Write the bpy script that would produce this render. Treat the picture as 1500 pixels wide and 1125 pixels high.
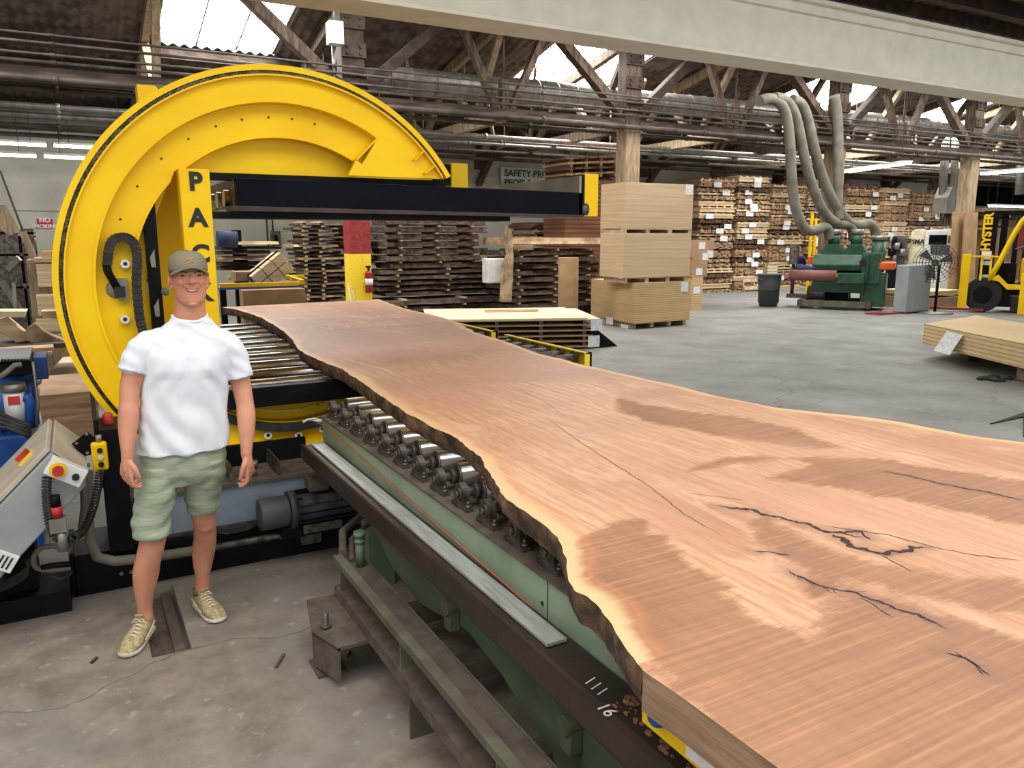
import bpy, bmesh, math, random
from mathutils import Vector, Matrix, noise
for o in list(bpy.data.objects): bpy.data.objects.remove(o)
SC = bpy.context.scene
COL = SC.collection
PI = math.pi
rad = math.radians
# ------------------------------------------------------------------ camera
F_PX, H_CAM = 1150.0, 1.95
PITCH = math.atan((562.5-345.0)/F_PX); YAW = rad(29.05)
FW = Vector((math.sin(YAW)*math.cos(PITCH), math.cos(YAW)*math.cos(PITCH), -math.sin(PITCH)))
RT = Vector((math.cos(YAW), -math.sin(YAW), 0)); UP = RT.cross(FW)
cam_d = bpy.data.cameras.new('camera'); cam = bpy.data.objects.new('camera', cam_d); COL.objects.link(cam)
cam_d.sensor_width = 36; cam_d.lens = 36*F_PX/1500; cam_d.clip_start = .02; cam_d.clip_end = 300
cam.matrix_world = Matrix(((RT.x, UP.x, -FW.x, 0), (RT.y, UP.y, -FW.y, 0), (RT.z, UP.z, -FW.z, H_CAM), (0, 0, 0, 1)))
SC.camera = cam
def at(px, py, x=None, y=None, z=None):
    """measured point: where the photograph's pixel meets the plane x=, y= or z="""
    d = FW*F_PX + RT*(px-750) - UP*(py-562.5)
    if x is not None: t = x/d.x
    elif y is not None: t = y/d.y
    else: t = (z-H_CAM)/d.z
    return Vector((0, 0, H_CAM)) + d*t
# ------------------------------------------------------------------ world and light
SC.view_settings.view_transform = 'Standard'; SC.view_settings.look = 'None'
SC.view_settings.exposure = 0.0; SC.view_settings.gamma = 1; SC.view_settings.use_curve_mapping = False
try:
    SC.cycles.use_denoising = True; SC.cycles.max_bounces = 6; SC.cycles.diffuse_bounces = 4
    SC.cycles.glossy_bounces = 3; SC.cycles.sample_clamp_indirect = 6; SC.cycles.use_adaptive_sampling = False
except Exception: pass
W = bpy.data.worlds.new('sky'); SC.world = W; W.use_nodes = True
W.node_tree.nodes['Background'].inputs[0].default_value = (.93, .97, 1, 1)
W.node_tree.nodes['Background'].inputs[1].default_value = 1.25
SKYLIGHT_POWER = 34.0
TUBE_POWER = 12.0
# ------------------------------------------------------------------ helpers
FRAME = [None]
class Frame:
    """a machine standing turned by phi: x runs along its front, y away from it, counted from y0 at the point P"""
    def __init__(s, P, phi, y0): s.P = Vector((P.x, P.y, 0)); s.r = Vector((math.cos(phi), -math.sin(phi), 0)); s.n = Vector((math.sin(phi), math.cos(phi), 0)); s.y0 = y0; s.phi = phi
    def world(s, v): q = s.P + s.r*v[0] + s.n*(v[1]-s.y0); return (q.x, q.y, v[2])
    def at(s, px, py, y):
        d = FW*F_PX + RT*(px-750) - UP*(py-562.5); o = Vector((0, 0, H_CAM)); Q = s.P + s.n*(y-s.y0)
        t = (Q-o).dot(s.n)/d.dot(s.n); w = o+d*t; return Vector(((w-s.P).dot(s.r), y, w.z))
class MB:
    def __init__(s): s.v = []; s.f = []; s.sm = []
    def add(s, vs, fs, smooth=False):
        b = len(s.v); s.v += [tuple(v) for v in vs]
        for f in fs: s.f.append(tuple(i+b for i in f)); s.sm.append(smooth)
        return s
    def box(s, x0, x1, y0, y1, z0, z1, M=None):
        vs = [Vector((x, y, z)) for x in (x0, x1) for y in (y0, y1) for z in (z0, z1)]
        if M is not None: vs = [M @ v for v in vs]
        return s.add(vs, [(0,1,3,2), (4,6,7,5), (0,4,5,1), (2,3,7,6), (0,2,6,4), (1,5,7,3)])
    def bar(s, a, b, w, h, up=(0,0,1)):
        a = Vector(a); b = Vector(b); d = (b-a); L = d.length; d.normalize(); u = Vector(up)
        if abs(d.dot(u)) > .98: u = Vector((1, 0, 0))
        r = d.cross(u).normalized(); u = r.cross(d)
        vs = [p + r*sx*w/2 + u*sz*h/2 for p in (a, b) for sx in (-1, 1) for sz in (-1, 1)]
        return s.add(vs, [(0,1,3,2), (4,6,7,5), (0,4,5,1), (2,3,7,6), (0,2,6,4), (1,5,7,3)])
    def cyl(s, a, b, r, r2=None, n=20, cap=True):
        a = Vector(a); b = Vector(b); d = (b-a).normalized(); u = Vector((0,0,1)) if abs(d.z) < .95 else Vector((1,0,0))
        p = d.cross(u).normalized(); q = d.cross(p); r2 = r if r2 is None else r2; vs = []
        for c, R in ((a, r), (b, r2)):
            vs += [c + (p*math.cos(2*PI*i/n) + q*math.sin(2*PI*i/n))*R for i in range(n)]
        s.add(vs, [(i, (i+1) % n, n+(i+1) % n, n+i) for i in range(n)], True)
        if cap:
            s.add(vs[:n], [tuple(range(n))[::-1]]); s.add(vs[n:], [tuple(range(n))])
        return s
    def ringcyl(s, a, b, r, ri, n=20):
        s.cyl(a, b, r, n=n, cap=False); s.cyl(b, a, ri, n=n, cap=False)
        a = Vector(a); b = Vector(b); d = (b-a).normalized(); u = Vector((0,0,1)) if abs(d.z) < .95 else Vector((1,0,0))
        p = d.cross(u).normalized(); q = d.cross(p)
        for c in (a, b):
            vs = [c + (p*math.cos(2*PI*i/n) + q*math.sin(2*PI*i/n))*R for R in (r, ri) for i in range(n)]
            s.add(vs, [(i, (i+1) % n, n+(i+1) % n, n+i) for i in range(n)])
        return s
    def tube(s, pts, r, n=10, radii=None, flat=1.0):
        pts = [Vector(p) for p in pts]; m = len(pts); vs = []; prev = None
        for k, p in enumerate(pts):
            d = (pts[min(k+1, m-1)] - pts[max(k-1, 0)]).normalized()
            if prev is None:
                u = Vector((0,0,1)) if abs(d.z) < .9 else Vector((1,0,0)); a = d.cross(u).normalized()
            else: a = (prev - d*prev.dot(d)).normalized()
            prev = a; b = d.cross(a); R = radii[k] if radii else r
            vs += [p + (a*math.cos(2*PI*i/n) + b*math.sin(2*PI*i/n)*flat)*R for i in range(n)]
        fs = [(k*n+i, k*n+(i+1) % n, (k+1)*n+(i+1) % n, (k+1)*n+i) for k in range(m-1) for i in range(n)]
        s.add(vs, fs, True); s.add(vs[:n], [tuple(range(n))[::-1]]); s.add(vs[-n:], [tuple(range(n))]); return s
    def prism(s, poly, lo, hi, ax='y'):
        n = len(poly)
        def P(a, b, c): return (a, c, b) if ax == 'y' else ((c, a, b) if ax == 'x' else (a, b, c))
        vs = [P(a, b, lo) for a, b in poly] + [P(a, b, hi) for a, b in poly]
        s.add(vs, [(i, (i+1) % n, n+(i+1) % n, n+i) for i in range(n)])
        s.add(vs[:n], [tuple(range(n))]); s.add(vs[n:], [tuple(range(n))[::-1]]); return s
    def lathe(s, prof, c=(0,0,0), n=24):
        c = Vector(c); m = len(prof)
        vs = [c + Vector((r*math.cos(2*PI*i/n), r*math.sin(2*PI*i/n), z)) for r, z in prof for i in range(n)]
        s.add(vs, [(k*n+i, k*n+(i+1) % n, (k+1)*n+(i+1) % n, (k+1)*n+i) for k in range(m-1) for i in range(n)], True); return s
    def ball(s, c, rx, ry=None, rz=None, n=16, m=10, M=None):
        ry = rx if ry is None else ry; rz = rx if rz is None else rz; c = Vector(c); vs = []
        for k in range(m+1):
            t = PI*k/m
            for i in range(n):
                v = Vector((rx*math.sin(t)*math.cos(2*PI*i/n), ry*math.sin(t)*math.sin(2*PI*i/n), rz*math.cos(t)))
                vs.append(c + (M @ v if M is not None else v))
        s.add(vs, [(k*n+i, (k+1)*n+i, (k+1)*n+(i+1) % n, k*n+(i+1) % n) for k in range(m) for i in range(n)], True); return s
    def loft(s, rings, n=28, e=1.0, cap=True):
        """rings: (cx, cy, cz, hx, hy[, roll]) horizontal superellipse sections"""
        vs = []
        for R in rings:
            cx, cy, cz, hx, hy = R[:5]
            for i in range(n):
                t = 2*PI*i/n; c, q = math.cos(t), math.sin(t)
                vs.append((cx + hx*math.copysign(abs(c)**e, c), cy + hy*math.copysign(abs(q)**e, q), cz))
        m = len(rings)
        s.add(vs, [(k*n+i, k*n+(i+1) % n, (k+1)*n+(i+1) % n, (k+1)*n+i) for k in range(m-1) for i in range(n)], True)
        if cap: s.add(vs[:n], [tuple(range(n))[::-1]], True); s.add(vs[-n:], [tuple(range(n))], True)
        return s
    def build(s, name, mat, parent=None, bevel=0, fix=True):
        if FRAME[0]: s.v = [FRAME[0].world(v) for v in s.v]
        me = bpy.data.meshes.new(name); me.from_pydata(s.v, [], s.f); me.update()
        me.polygons.foreach_set('use_smooth', s.sm)
        if fix:
            bm = bmesh.new(); bm.from_mesh(me); bmesh.ops.remove_doubles(bm, verts=bm.verts, dist=1e-5)
            bmesh.ops.recalc_face_normals(bm, faces=bm.faces); bm.to_mesh(me); bm.free()
        for m in (mat if isinstance(mat, (list, tuple)) else [mat]): me.materials.append(m)
        o = bpy.data.objects.new(name, me); COL.objects.link(o)
        if parent is not None: o.parent = parent; o.matrix_parent_inverse = parent.matrix_world.inverted() if False else Matrix.Translation(-Vector(parent.location))
        if bevel:
            b = o.modifiers.new('Bevel', 'BEVEL'); b.width = bevel; b.segments = 2; b.limit_method = 'ANGLE'; b.angle_limit = rad(40)
        return o
def tag(o, label=None, cat=None, group=None, kind=None):
    if label: o['label'] = label
    if cat: o['category'] = cat
    if group: o['group'] = group
    if kind: o['kind'] = kind
    return o
def thing(name, loc, label, cat, group=None):
    o = bpy.data.objects.new(name, None); COL.objects.link(o); o.location = loc; o.empty_display_size = .1
    return tag(o, label, cat, group)
ORD = ['topmost', 'second from top', 'third from top', 'fourth from top', 'fifth from top', 'sixth from top', 'seventh from top', 'eighth from top', 'ninth from top', 'tenth from top', 'eleventh from top', 'twelfth from top', 'thirteenth from top', 'fourteenth from top', 'fifteenth from top', 'sixteenth from top', 'seventeenth from top', 'eighteenth from top', 'nineteenth from top', 'twentieth from top'] + ['%d-th from top' % k for k in range(21, 60)]
def order_labels(objs):
    objs = sorted(objs, key=lambda o: -o.location.z)
    for k, o in enumerate(objs): o['label'] = o['label'] + ', ' + ORD[k]
def struct(o): o['kind'] = 'structure'; return o
def kids(o): return [c for c in bpy.data.objects if c.parent == o]
def dup(o, delta, label=None, group=None, parent=None, rot=None):
    c = o.copy(); COL.objects.link(c)
    if parent is not None: c.parent = parent; c.matrix_parent_inverse = o.matrix_parent_inverse.copy()
    else: c.location = Vector(o.location) + Vector(delta)
    if rot: c.rotation_euler = rot
    if label: c['label'] = label
    if group: c['group'] = group
    for ch in kids(o): dup(ch, (0,0,0), parent=c)
    return c
def text(s, name, mat, parent, loc, size, rot=(PI/2, 0, 0), ext=.002, bold=0.0, sx=1.0, align='CENTER'):
    cu = bpy.data.curves.new(name, 'FONT'); cu.body = s; cu.size = size; cu.extrude = ext; cu.offset = bold
    cu.align_x = align; cu.align_y = 'CENTER'
    t = bpy.data.objects.new(name, cu); COL.objects.link(t)
    me = bpy.data.meshes.new_from_object(t.evaluated_get(bpy.context.evaluated_depsgraph_get()))
    bpy.data.objects.remove(t)
    R = Matrix.Rotation(rot[2], 4, 'Z') @ Matrix.Rotation(rot[1], 4, 'Y') @ Matrix.Rotation(rot[0], 4, 'X')
    me.transform(Matrix.Translation(Vector(loc)) @ R @ Matrix.Diagonal((sx, 1, 1, 1)))
    me.materials.clear(); me.materials.append(mat)
    o = bpy.data.objects.new(name, me); COL.objects.link(o)
    if parent is not None: o.parent = parent; o.matrix_parent_inverse = Matrix.Translation(-Vector(parent.location))
    return o
def solidify(mb, name, mat, parent, voxel=.005, smooth=4, disp=None, fac=.5):
    """many overlapping closed shapes grown together into one continuous skin"""
    o = mb.build('tmp', mat)
    r = o.modifiers.new('R', 'REMESH'); r.mode = 'VOXEL'; r.voxel_size = voxel; r.use_smooth_shade = True
    if smooth:
        q = o.modifiers.new('S', 'SMOOTH'); q.iterations = smooth; q.factor = fac
    me = bpy.data.meshes.new_from_object(o.evaluated_get(bpy.context.evaluated_depsgraph_get()))
    bpy.data.objects.remove(o)
    if disp:
        nn = [v.normal.copy() for v in me.vertices]
        for v, n in zip(me.vertices, nn): v.co = v.co + n*disp(v.co, n)
    me.polygons.foreach_set('use_smooth', [True]*len(me.polygons)); me.materials.clear(); me.materials.append(mat); me.name = name
    o = bpy.data.objects.new(name, me); COL.objects.link(o)
    if parent is not None: o.parent = parent; o.matrix_parent_inverse = Matrix.Translation(-Vector(parent.location))
    return o
def limb(mb, pts, n=16, sub=6):
    """smooth tapering closed limb through (x, y, z, radius) stations"""
    P = [Vector(p[:3]) for p in pts]; R = [p[3] for p in pts]; out = []; rr = []
    m = len(P)
    for k in range(m-1):
        p0, p1, p2, p3 = P[max(k-1, 0)], P[k], P[k+1], P[min(k+2, m-1)]
        r0, r1, r2, r3 = R[max(k-1, 0)], R[k], R[k+1], R[min(k+2, m-1)]
        for j in range(sub):
            t = j/sub
            cr = lambda a, b, c, d: .5*((2*b) + (c-a)*t + (2*a-5*b+4*c-d)*t*t + (3*b-a-3*c+d)*t**3)
            out.append(Vector([cr(p0[i], p1[i], p2[i], p3[i]) for i in range(3)])); rr.append(cr(r0, r1, r2, r3))
    out.append(P[-1]); rr.append(R[-1])
    mb.tube(out, 0, n=n, radii=rr); mb.ball(P[0], R[0]); mb.ball(P[-1], R[-1]); return mb
# ------------------------------------------------------------------ materials
def sr(*c):
    return tuple((x/255/12.92 if x/255 <= .04045 else ((x/255+.055)/1.055)**2.4) for x in c) + (1,)
def nd(nt, t, **k):
    n = nt.nodes.new(t)
    for a, b in k.items(): setattr(n, a, b)
    return n
def pm(name, c, rough=.6, metal=0, c2=None, scale=6, lo=.4, hi=.6, bump=0, bscale=40, stretch=(1,1,1), detail=5, spec=.5, rvar=0):
    m = bpy.data.materials.new(name); m.use_nodes = True; nt = m.node_tree; B = nt.nodes['Principled BSDF']
    B.inputs['Roughness'].default_value = rough; B.inputs['Metallic'].default_value = metal
    B.inputs['Specular IOR Level'].default_value = spec
    c2 = c2 or tuple(x*.82 for x in c[:3]) + (1,)
    tc = nd(nt, 'ShaderNodeTexCoord'); mp = nd(nt, 'ShaderNodeMapping'); mp.inputs['Scale'].default_value = stretch
    nt.links.new(tc.outputs['Object'], mp.inputs[0])
    nz = nd(nt, 'ShaderNodeTexNoise'); nz.inputs['Scale'].default_value = scale; nz.inputs['Detail'].default_value = detail
    nt.links.new(mp.outputs[0], nz.inputs[0])
    mr = nd(nt, 'ShaderNodeMapRange'); mr.inputs[1].default_value = lo; mr.inputs[2].default_value = hi
    nt.links.new(nz.outputs[0], mr.inputs[0])
    mx = nd(nt, 'ShaderNodeMix', data_type='RGBA'); mx.inputs[6].default_value = c; mx.inputs[7].default_value = c2
    nt.links.new(mr.outputs[0], mx.inputs[0]); nt.links.new(mx.outputs[2], B.inputs['Base Color'])
    if rvar:
        m2 = nd(nt, 'ShaderNodeMapRange'); m2.inputs[3].default_value = rough-rvar; m2.inputs[4].default_value = rough+rvar
        nt.links.new(mr.outputs[0], m2.inputs[0]); nt.links.new(m2.outputs[0], B.inputs['Roughness'])
    if bump:
        n2 = nd(nt, 'ShaderNodeTexNoise'); n2.inputs['Scale'].default_value = bscale; n2.inputs['Detail'].default_value = 4
        nt.links.new(mp.outputs[0], n2.inputs[0])
        b = nd(nt, 'ShaderNodeBump'); b.inputs['Strength'].default_value = bump; b.inputs['Distance'].default_value = .02
        nt.links.new(n2.outputs[0], b.inputs['Height']); nt.links.new(b.outputs[0], B.inputs['Normal'])
    return m
def emi(name, c, s):
    m = bpy.data.materials.new(name); m.use_nodes = True; B = m.node_tree.nodes['Principled BSDF']
    B.inputs['Base Color'].default_value = c; B.inputs['Emission Color'].default_value = c; B.inputs['Emission Strength'].default_value = s
    return m
M = {}
M['yellow'] = pm('yellow_paint', sr(246,206,12), .45, c2=sr(236,188,8), scale=2.2, lo=.3, hi=.75, bump=.05, bscale=14, spec=.25)
M['yellow_worn'] = pm('worn_yellow_paint', sr(236,202,40), .5, c2=sr(120,96,30), scale=30, lo=.62, hi=.72)
M['black'] = pm('black_paint', sr(12,12,14), .5, c2=sr(20,20,22), scale=5, spec=.12)
M['black_gloss'] = pm('black_gloss_paint', sr(6,8,16), .3, c2=sr(10,14,24), scale=3, spec=.07)
M['letter'] = pm('black_lettering', sr(22,20,18), .5)
M['rubber'] = pm('black_rubber', sr(28,28,28), .7, c2=sr(48,47,45), scale=20)
M['hose_gray'] = pm('grey_hose', sr(122,118,104), .75, c2=sr(102,98,86), scale=4)
M['steel'] = pm('bright_steel', sr(196,194,190), .24, 1, c2=sr(150,148,145), scale=14, lo=.3, hi=.8, rvar=.08, stretch=(.4,6,6))
M['dull_steel'] = pm('dull_steel', sr(120,116,110), .5, .8, c2=sr(80,74,68), scale=18)
M['cast'] = pm('greasy_cast_iron', sr(92,86,82), .5, .35, c2=sr(48,42,38), scale=22)
M['alu'] = pm('silver_bar', sr(196,200,198), .42, .5, c2=sr(170,174,172), scale=8, stretch=(8,.6,8))
M['darksteel'] = pm('dark_mill_steel', sr(58,50,48), .42, .45, c2=sr(74,58,50), scale=7, lo=.4, hi=.7, bump=.1)
M['green'] = pm('pale_green_paint', sr(140,158,134), .5, c2=sr(112,130,106), scale=4, lo=.45, hi=.8, bump=.05)
M['green_dk'] = pm('green_plate_paint', sr(102,120,96), .5, c2=sr(80,96,74), scale=4, lo=.4, hi=.75)
M['green_dust'] = pm('dusty_green_steel', sr(100,104,82), .75, c2=sr(84,76,64), scale=6, lo=.35, hi=.6)
M['dust'] = pm('dust_brown_steel', sr(96,86,76), .85, c2=sr(78,68,60), scale=12)
M['machine_green'] = pm('machine_green_paint', sr(36,82,60), .42, c2=sr(28,64,46), scale=6)
M['orange'] = pm('orange_paint', sr(224,92,34), .5)
M['red'] = pm('red_paint', sr(186,42,40), .5, c2=sr(150,30,32), scale=12)
M['blue'] = pm('blue_paint', sr(18,86,168), .4, c2=sr(12,62,130), scale=6)
M['gray_panel'] = pm('grey_enclosure_paint', sr(150,158,158), .45, c2=sr(140,147,147), scale=3)
M['lit_panel'] = pm('lit_enclosure_paint', sr(196,186,168), .5, c2=sr(182,170,152), scale=5)  # cabinet's grey made lighter for the faces lit from above
M['cream'] = pm('cream_beam_paint', sr(228,222,204), .45, c2=sr(214,208,190), scale=5, lo=.35, hi=.7, bump=.06, bscale=60)
M['white_wall'] = pm('painted_wall', sr(186,182,168), .85, c2=sr(160,156,144), scale=.8, lo=.35, hi=.7)
M['roof'] = pm('corrugated_roof', sr(112,97,86), .8, c2=sr(70,60,53), scale=3)
M['timber'] = pm('old_timber', sr(100,82,66), .85, c2=sr(62,49,40), scale=5, stretch=(3,3,.5), bump=.2)
M['timber_dk'] = pm('dark_timber', sr(72,56,46), .85, c2=sr(46,36,30), scale=5, bump=.2)
M['timber_h'] = pm('dark_long_timber', sr(96,80,66), .85, c2=sr(58,46,38), scale=5, stretch=(.4,3,3), bump=.2)
M['timber_lt'] = pm('pale_timber', sr(164,144,116), .8, c2=sr(128,110,86), scale=5, stretch=(3,3,.5), bump=.15)
M['galv'] = pm('galvanised_duct', sr(150,148,140), .42, .55, c2=sr(120,118,112), scale=2.5, stretch=(4,1,1), lo=.35, hi=.65)
M['pipe'] = pm('dusty_pipe', sr(84,76,68), .65, .2, c2=sr(60,52,46), scale=3)
M['paper'] = pm('white_paper', sr(236,236,236), .8, c2=sr(214,216,220), scale=20)
M['skin'] = pm('skin', sr(208,146,118), .5, c2=sr(190,122,98), scale=9, lo=.4, hi=.75, bump=.06, bscale=160)
M['lips'] = pm('lips', sr(176,96,88), .45)
M['teeth'] = pm('teeth', sr(235,228,215), .35)
M['eye'] = pm('dark_eyes', sr(44,32,26), .25)
M['brow'] = pm('brown_hair', sr(66,46,34), .8)
M['tee'] = pm('white_cotton', sr(230,233,240), .85, c2=sr(220,224,233), scale=10, bump=.25, bscale=14, stretch=(1,1,.6))
M['shorts'] = pm('sage_cotton', sr(160,172,148), .85, c2=sr(140,152,130), scale=16, lo=.35, hi=.7, bump=.3, bscale=16, stretch=(.6,.6,2.5))
M['capcloth'] = pm('khaki_cap_cloth', sr(128,120,98), .85)
M['capmesh'] = pm('dark_cap_mesh', sr(48,44,40), .85, bump=.3, bscale=300)
M['capgold'] = pm('gold_embroidery', sr(186,150,96), .7)
M['shoe'] = pm('tan_knit', sr(186,170,128), .8, c2=sr(150,134,98), scale=60, bump=.2, bscale=120)
M['shoe_dk'] = pm('olive_suede', sr(112,100,72), .85)
M['sole'] = pm('white_rubber', sr(222,214,200), .6, c2=sr(200,188,170), scale=20)
M['lace'] = pm('cream_lace', sr(228,218,186), .8)
M['cardboard'] = pm('cardboard', sr(176,142,104), .85, c2=sr(160,128,92), scale=4)
M['white_plastic'] = pm('white_plastic', sr(228,228,222), .45)
M['gray_plastic'] = pm('grey_plastic', sr(74,78,80), .55)
M['maroon'] = pm('maroon_vinyl', sr(132,50,52), .5)
M['tyre'] = pm('tyre_rubber', sr(24,24,24), .75)
M['machine_cream'] = pm('cream_machine_paint', sr(226,218,186), .45)
M['sign_green'] = pm('green_lettering', sr(24,84,52), .6)
M['banner'] = pm('banner_vinyl', sr(210,212,198), .6)
M['sawdust'] = pm('sawdust', sr(150,104,74), .95, c2=sr(112,70,48), scale=60, bump=.8, bscale=90)
M['silverbox'] = pm('pale_box_paint', sr(206,218,218), .5)
def woods(name, a, b, sc=3, st=(1,1,1), r=.75, bump=.1): return pm(name, a, r, c2=b, scale=sc, lo=.35, hi=.65, stretch=st, bump=bump, bscale=20)
M['board_a'] = woods('red_brown_board', sr(192,160,126), sr(148,114,86), 4, (.5,.5,6))
M['board_b'] = woods('pale_board', sr(232,210,174), sr(204,174,136), 4, (.5,.5,6))
M['board_c'] = woods('dark_board', sr(122,92,70), sr(82,60,46), 4, (.5,.5,6))
M['bark'] = pm('bark', sr(122,94,70), .9, c2=sr(62,46,36), scale=11, bump=.9, bscale=16, lo=.35, hi=.6)
M['slab_end'] = woods('weathered_slab_wood', sr(196,164,128), sr(128,96,70), 5, (.6,.6,5))
M['pallet'] = woods('pallet_wood', sr(206,182,148), sr(168,142,110), 5)
M['stump'] = pm('rough_wood', sr(182,158,126), .85, c2=sr(132,104,76), scale=5, bump=.4)
def sheet_mat(name, c, c2, zs, tone=.72):
    """stacked sheets: fine dark lines between the sheets, tone drift from sheet to sheet"""
    m = pm(name, c, .75, c2=c2, scale=2.2, lo=.3, hi=.7, stretch=(.35, .35, zs*.25)); nt = m.node_tree; B = nt.nodes['Principled BSDF']
    src = B.inputs['Base Color'].links[0].from_socket
    tc = nd(nt, 'ShaderNodeTexCoord'); sp = nd(nt, 'ShaderNodeSeparateXYZ'); nt.links.new(tc.outputs['Object'], sp.inputs[0])
    mu = nd(nt, 'ShaderNodeMath', operation='MULTIPLY'); mu.inputs[1].default_value = zs; nt.links.new(sp.outputs[2], mu.inputs[0])
    fr = nd(nt, 'ShaderNodeMath', operation='FRACT'); nt.links.new(mu.outputs[0], fr.inputs[0])
    gt = nd(nt, 'ShaderNodeMath', operation='LESS_THAN'); gt.inputs[1].default_value = .2; nt.links.new(fr.outputs[0], gt.inputs[0])
    geo = nd(nt, 'ShaderNodeNewGeometry'); s2 = nd(nt, 'ShaderNodeSeparateXYZ'); nt.links.new(geo.outputs['Normal'], s2.inputs[0])
    ab = nd(nt, 'ShaderNodeMath', operation='ABSOLUTE'); nt.links.new(s2.outputs[2], ab.inputs[0])
    lt = nd(nt, 'ShaderNodeMath', operation='LESS_THAN'); lt.inputs[1].default_value = .5; nt.links.new(ab.outputs[0], lt.inputs[0])
    ml = nd(nt, 'ShaderNodeMath', operation='MULTIPLY'); nt.links.new(gt.outputs[0], ml.inputs[0]); nt.links.new(lt.outputs[0], ml.inputs[1])
    mx = nd(nt, 'ShaderNodeMix', data_type='RGBA'); mx.inputs[7].default_value = tuple(x*tone for x in c2[:3]) + (1,)
    nt.links.new(src, mx.inputs[6]); nt.links.new(ml.outputs[0], mx.inputs[0]); nt.links.new(mx.outputs[2], B.inputs['Base Color'])
    return m
M['ply_a'] = sheet_mat('oak_ply_sheets', sr(222,196,160), sr(200,172,136), 38, .9)
M['ply_b'] = sheet_mat('fibreboard_sheets', sr(214,184,136), sr(196,162,114), 22, .62)
M['ply_c'] = sheet_mat('pale_fibreboard_sheets', sr(226,200,152), sr(206,176,128), 17, .6)
M['mdf'] = pm('brown_board_sheet', sr(178,144,110), .8, c2=sr(164,130,98), scale=3)
M['mdf_pale'] = pm('pale_panel_face', sr(232,216,180), .7, c2=sr(220,202,164), scale=3)
# ================================================================== THE BUILDING
YW, ZW, YR, ZR = 23.0, 4.85, 15.2, 6.55       # far wall, its top, ridge line
XL, XR = -12.0, 44.0
def roof_z(y): return ZW + (YW-y)*(ZR-ZW)/(YW-YR) if y >= YR else (4.9 + (y-4.5)*(ZR-4.9)/(YR-4.5) if y > 4.5 else 4.9 + (4.5-y)*.2)
SLOT = (.165, .34, 3.78, 4.6)
def floor_mat():
    m = pm('concrete_floor', sr(138,138,133), .62, c2=sr(118,117,112), scale=1.1, lo=.3, hi=.7, bump=.12, bscale=9, rvar=.1)
    nt = m.node_tree; B = nt.nodes['Principled BSDF']; src = B.inputs['Base Color'].links[0].from_socket; L = nt.links.new
    tc = nd(nt, 'ShaderNodeTexCoord'); nz = nd(nt, 'ShaderNodeTexNoise'); nz.inputs['Scale'].default_value = .9; nz.inputs['Detail'].default_value = 9; nz.inputs['Roughness'].default_value = .62
    L(tc.outputs['Object'], nz.inputs[0])
    # brown machine-shop dirt trodden in round the near machines, with a ragged edge
    at_ = nd(nt, 'ShaderNodeAttribute', attribute_name='dirt')
    ad = nd(nt, 'ShaderNodeMath', operation='ADD'); L(at_.outputs['Fac'], ad.inputs[0]); L(nz.outputs[0], ad.inputs[1])
    mr = nd(nt, 'ShaderNodeMapRange'); mr.inputs[1].default_value = .92; mr.inputs[2].default_value = 1.12; L(ad.outputs[0], mr.inputs[0])
    n3 = nd(nt, 'ShaderNodeTexNoise'); n3.inputs['Scale'].default_value = 5; n3.inputs['Detail'].default_value = 10; n3.inputs['Roughness'].default_value = .68; L(tc.outputs['Object'], n3.inputs[0])
    m3 = nd(nt, 'ShaderNodeMapRange'); m3.inputs[1].default_value = .35; m3.inputs[2].default_value = .7; L(n3.outputs[0], m3.inputs[0])
    dm = nd(nt, 'ShaderNodeMix', data_type='RGBA'); dm.inputs[6].default_value = sr(150,138,126); dm.inputs[7].default_value = sr(108,96,86); L(m3.outputs[0], dm.inputs[0])
    mx = nd(nt, 'ShaderNodeMix', data_type='RGBA'); L(mr.outputs[0], mx.inputs[0]); L(src, mx.inputs[6]); L(dm.outputs[2], mx.inputs[7])
    # pale scuffs, and hairline cracks
    n4 = nd(nt, 'ShaderNodeTexNoise'); n4.inputs['Scale'].default_value = 13; n4.inputs['Detail'].default_value = 9; L(tc.outputs['Object'], n4.inputs[0])
    m4 = nd(nt, 'ShaderNodeMapRange'); m4.inputs[1].default_value = .62; m4.inputs[2].default_value = .7; m4.inputs[4].default_value = .55; L(n4.outputs[0], m4.inputs[0])
    mx2 = nd(nt, 'ShaderNodeMix', data_type='RGBA'); L(m4.outputs[0], mx2.inputs[0]); L(mx.outputs[2], mx2.inputs[6]); mx2.inputs[7].default_value = sr(168,164,156)
    vo = nd(nt, 'ShaderNodeTexVoronoi', feature='DISTANCE_TO_EDGE'); vo.inputs['Scale'].default_value = .42
    n5 = nd(nt, 'ShaderNodeTexNoise'); n5.inputs['Scale'].default_value = 1.6; n5.inputs['Detail'].default_value = 6; L(tc.outputs['Object'], n5.inputs[0])
    vm = nd(nt, 'ShaderNodeVectorMath', operation='MULTIPLY_ADD'); vm.inputs[1].default_value = (.9, .9, 0); L(n5.outputs[1], vm.inputs[0]); L(tc.outputs['Object'], vm.inputs[2]); L(vm.outputs[0], vo.inputs[0])
    m5 = nd(nt, 'ShaderNodeMapRange'); m5.inputs[1].default_value = .001; m5.inputs[2].default_value = .0035; m5.inputs[3].default_value = .5; m5.inputs[4].default_value = 0; L(vo.outputs['Distance'], m5.inputs[0])
    mx3 = nd(nt, 'ShaderNodeMix', data_type='RGBA'); L(m5.outputs[0], mx3.inputs[0]); L(mx2.outputs[2], mx3.inputs[6]); mx3.inputs[7].default_value = sr(62,56,52)
    L(mx3.outputs[2], B.inputs['Base Color']); return m
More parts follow.
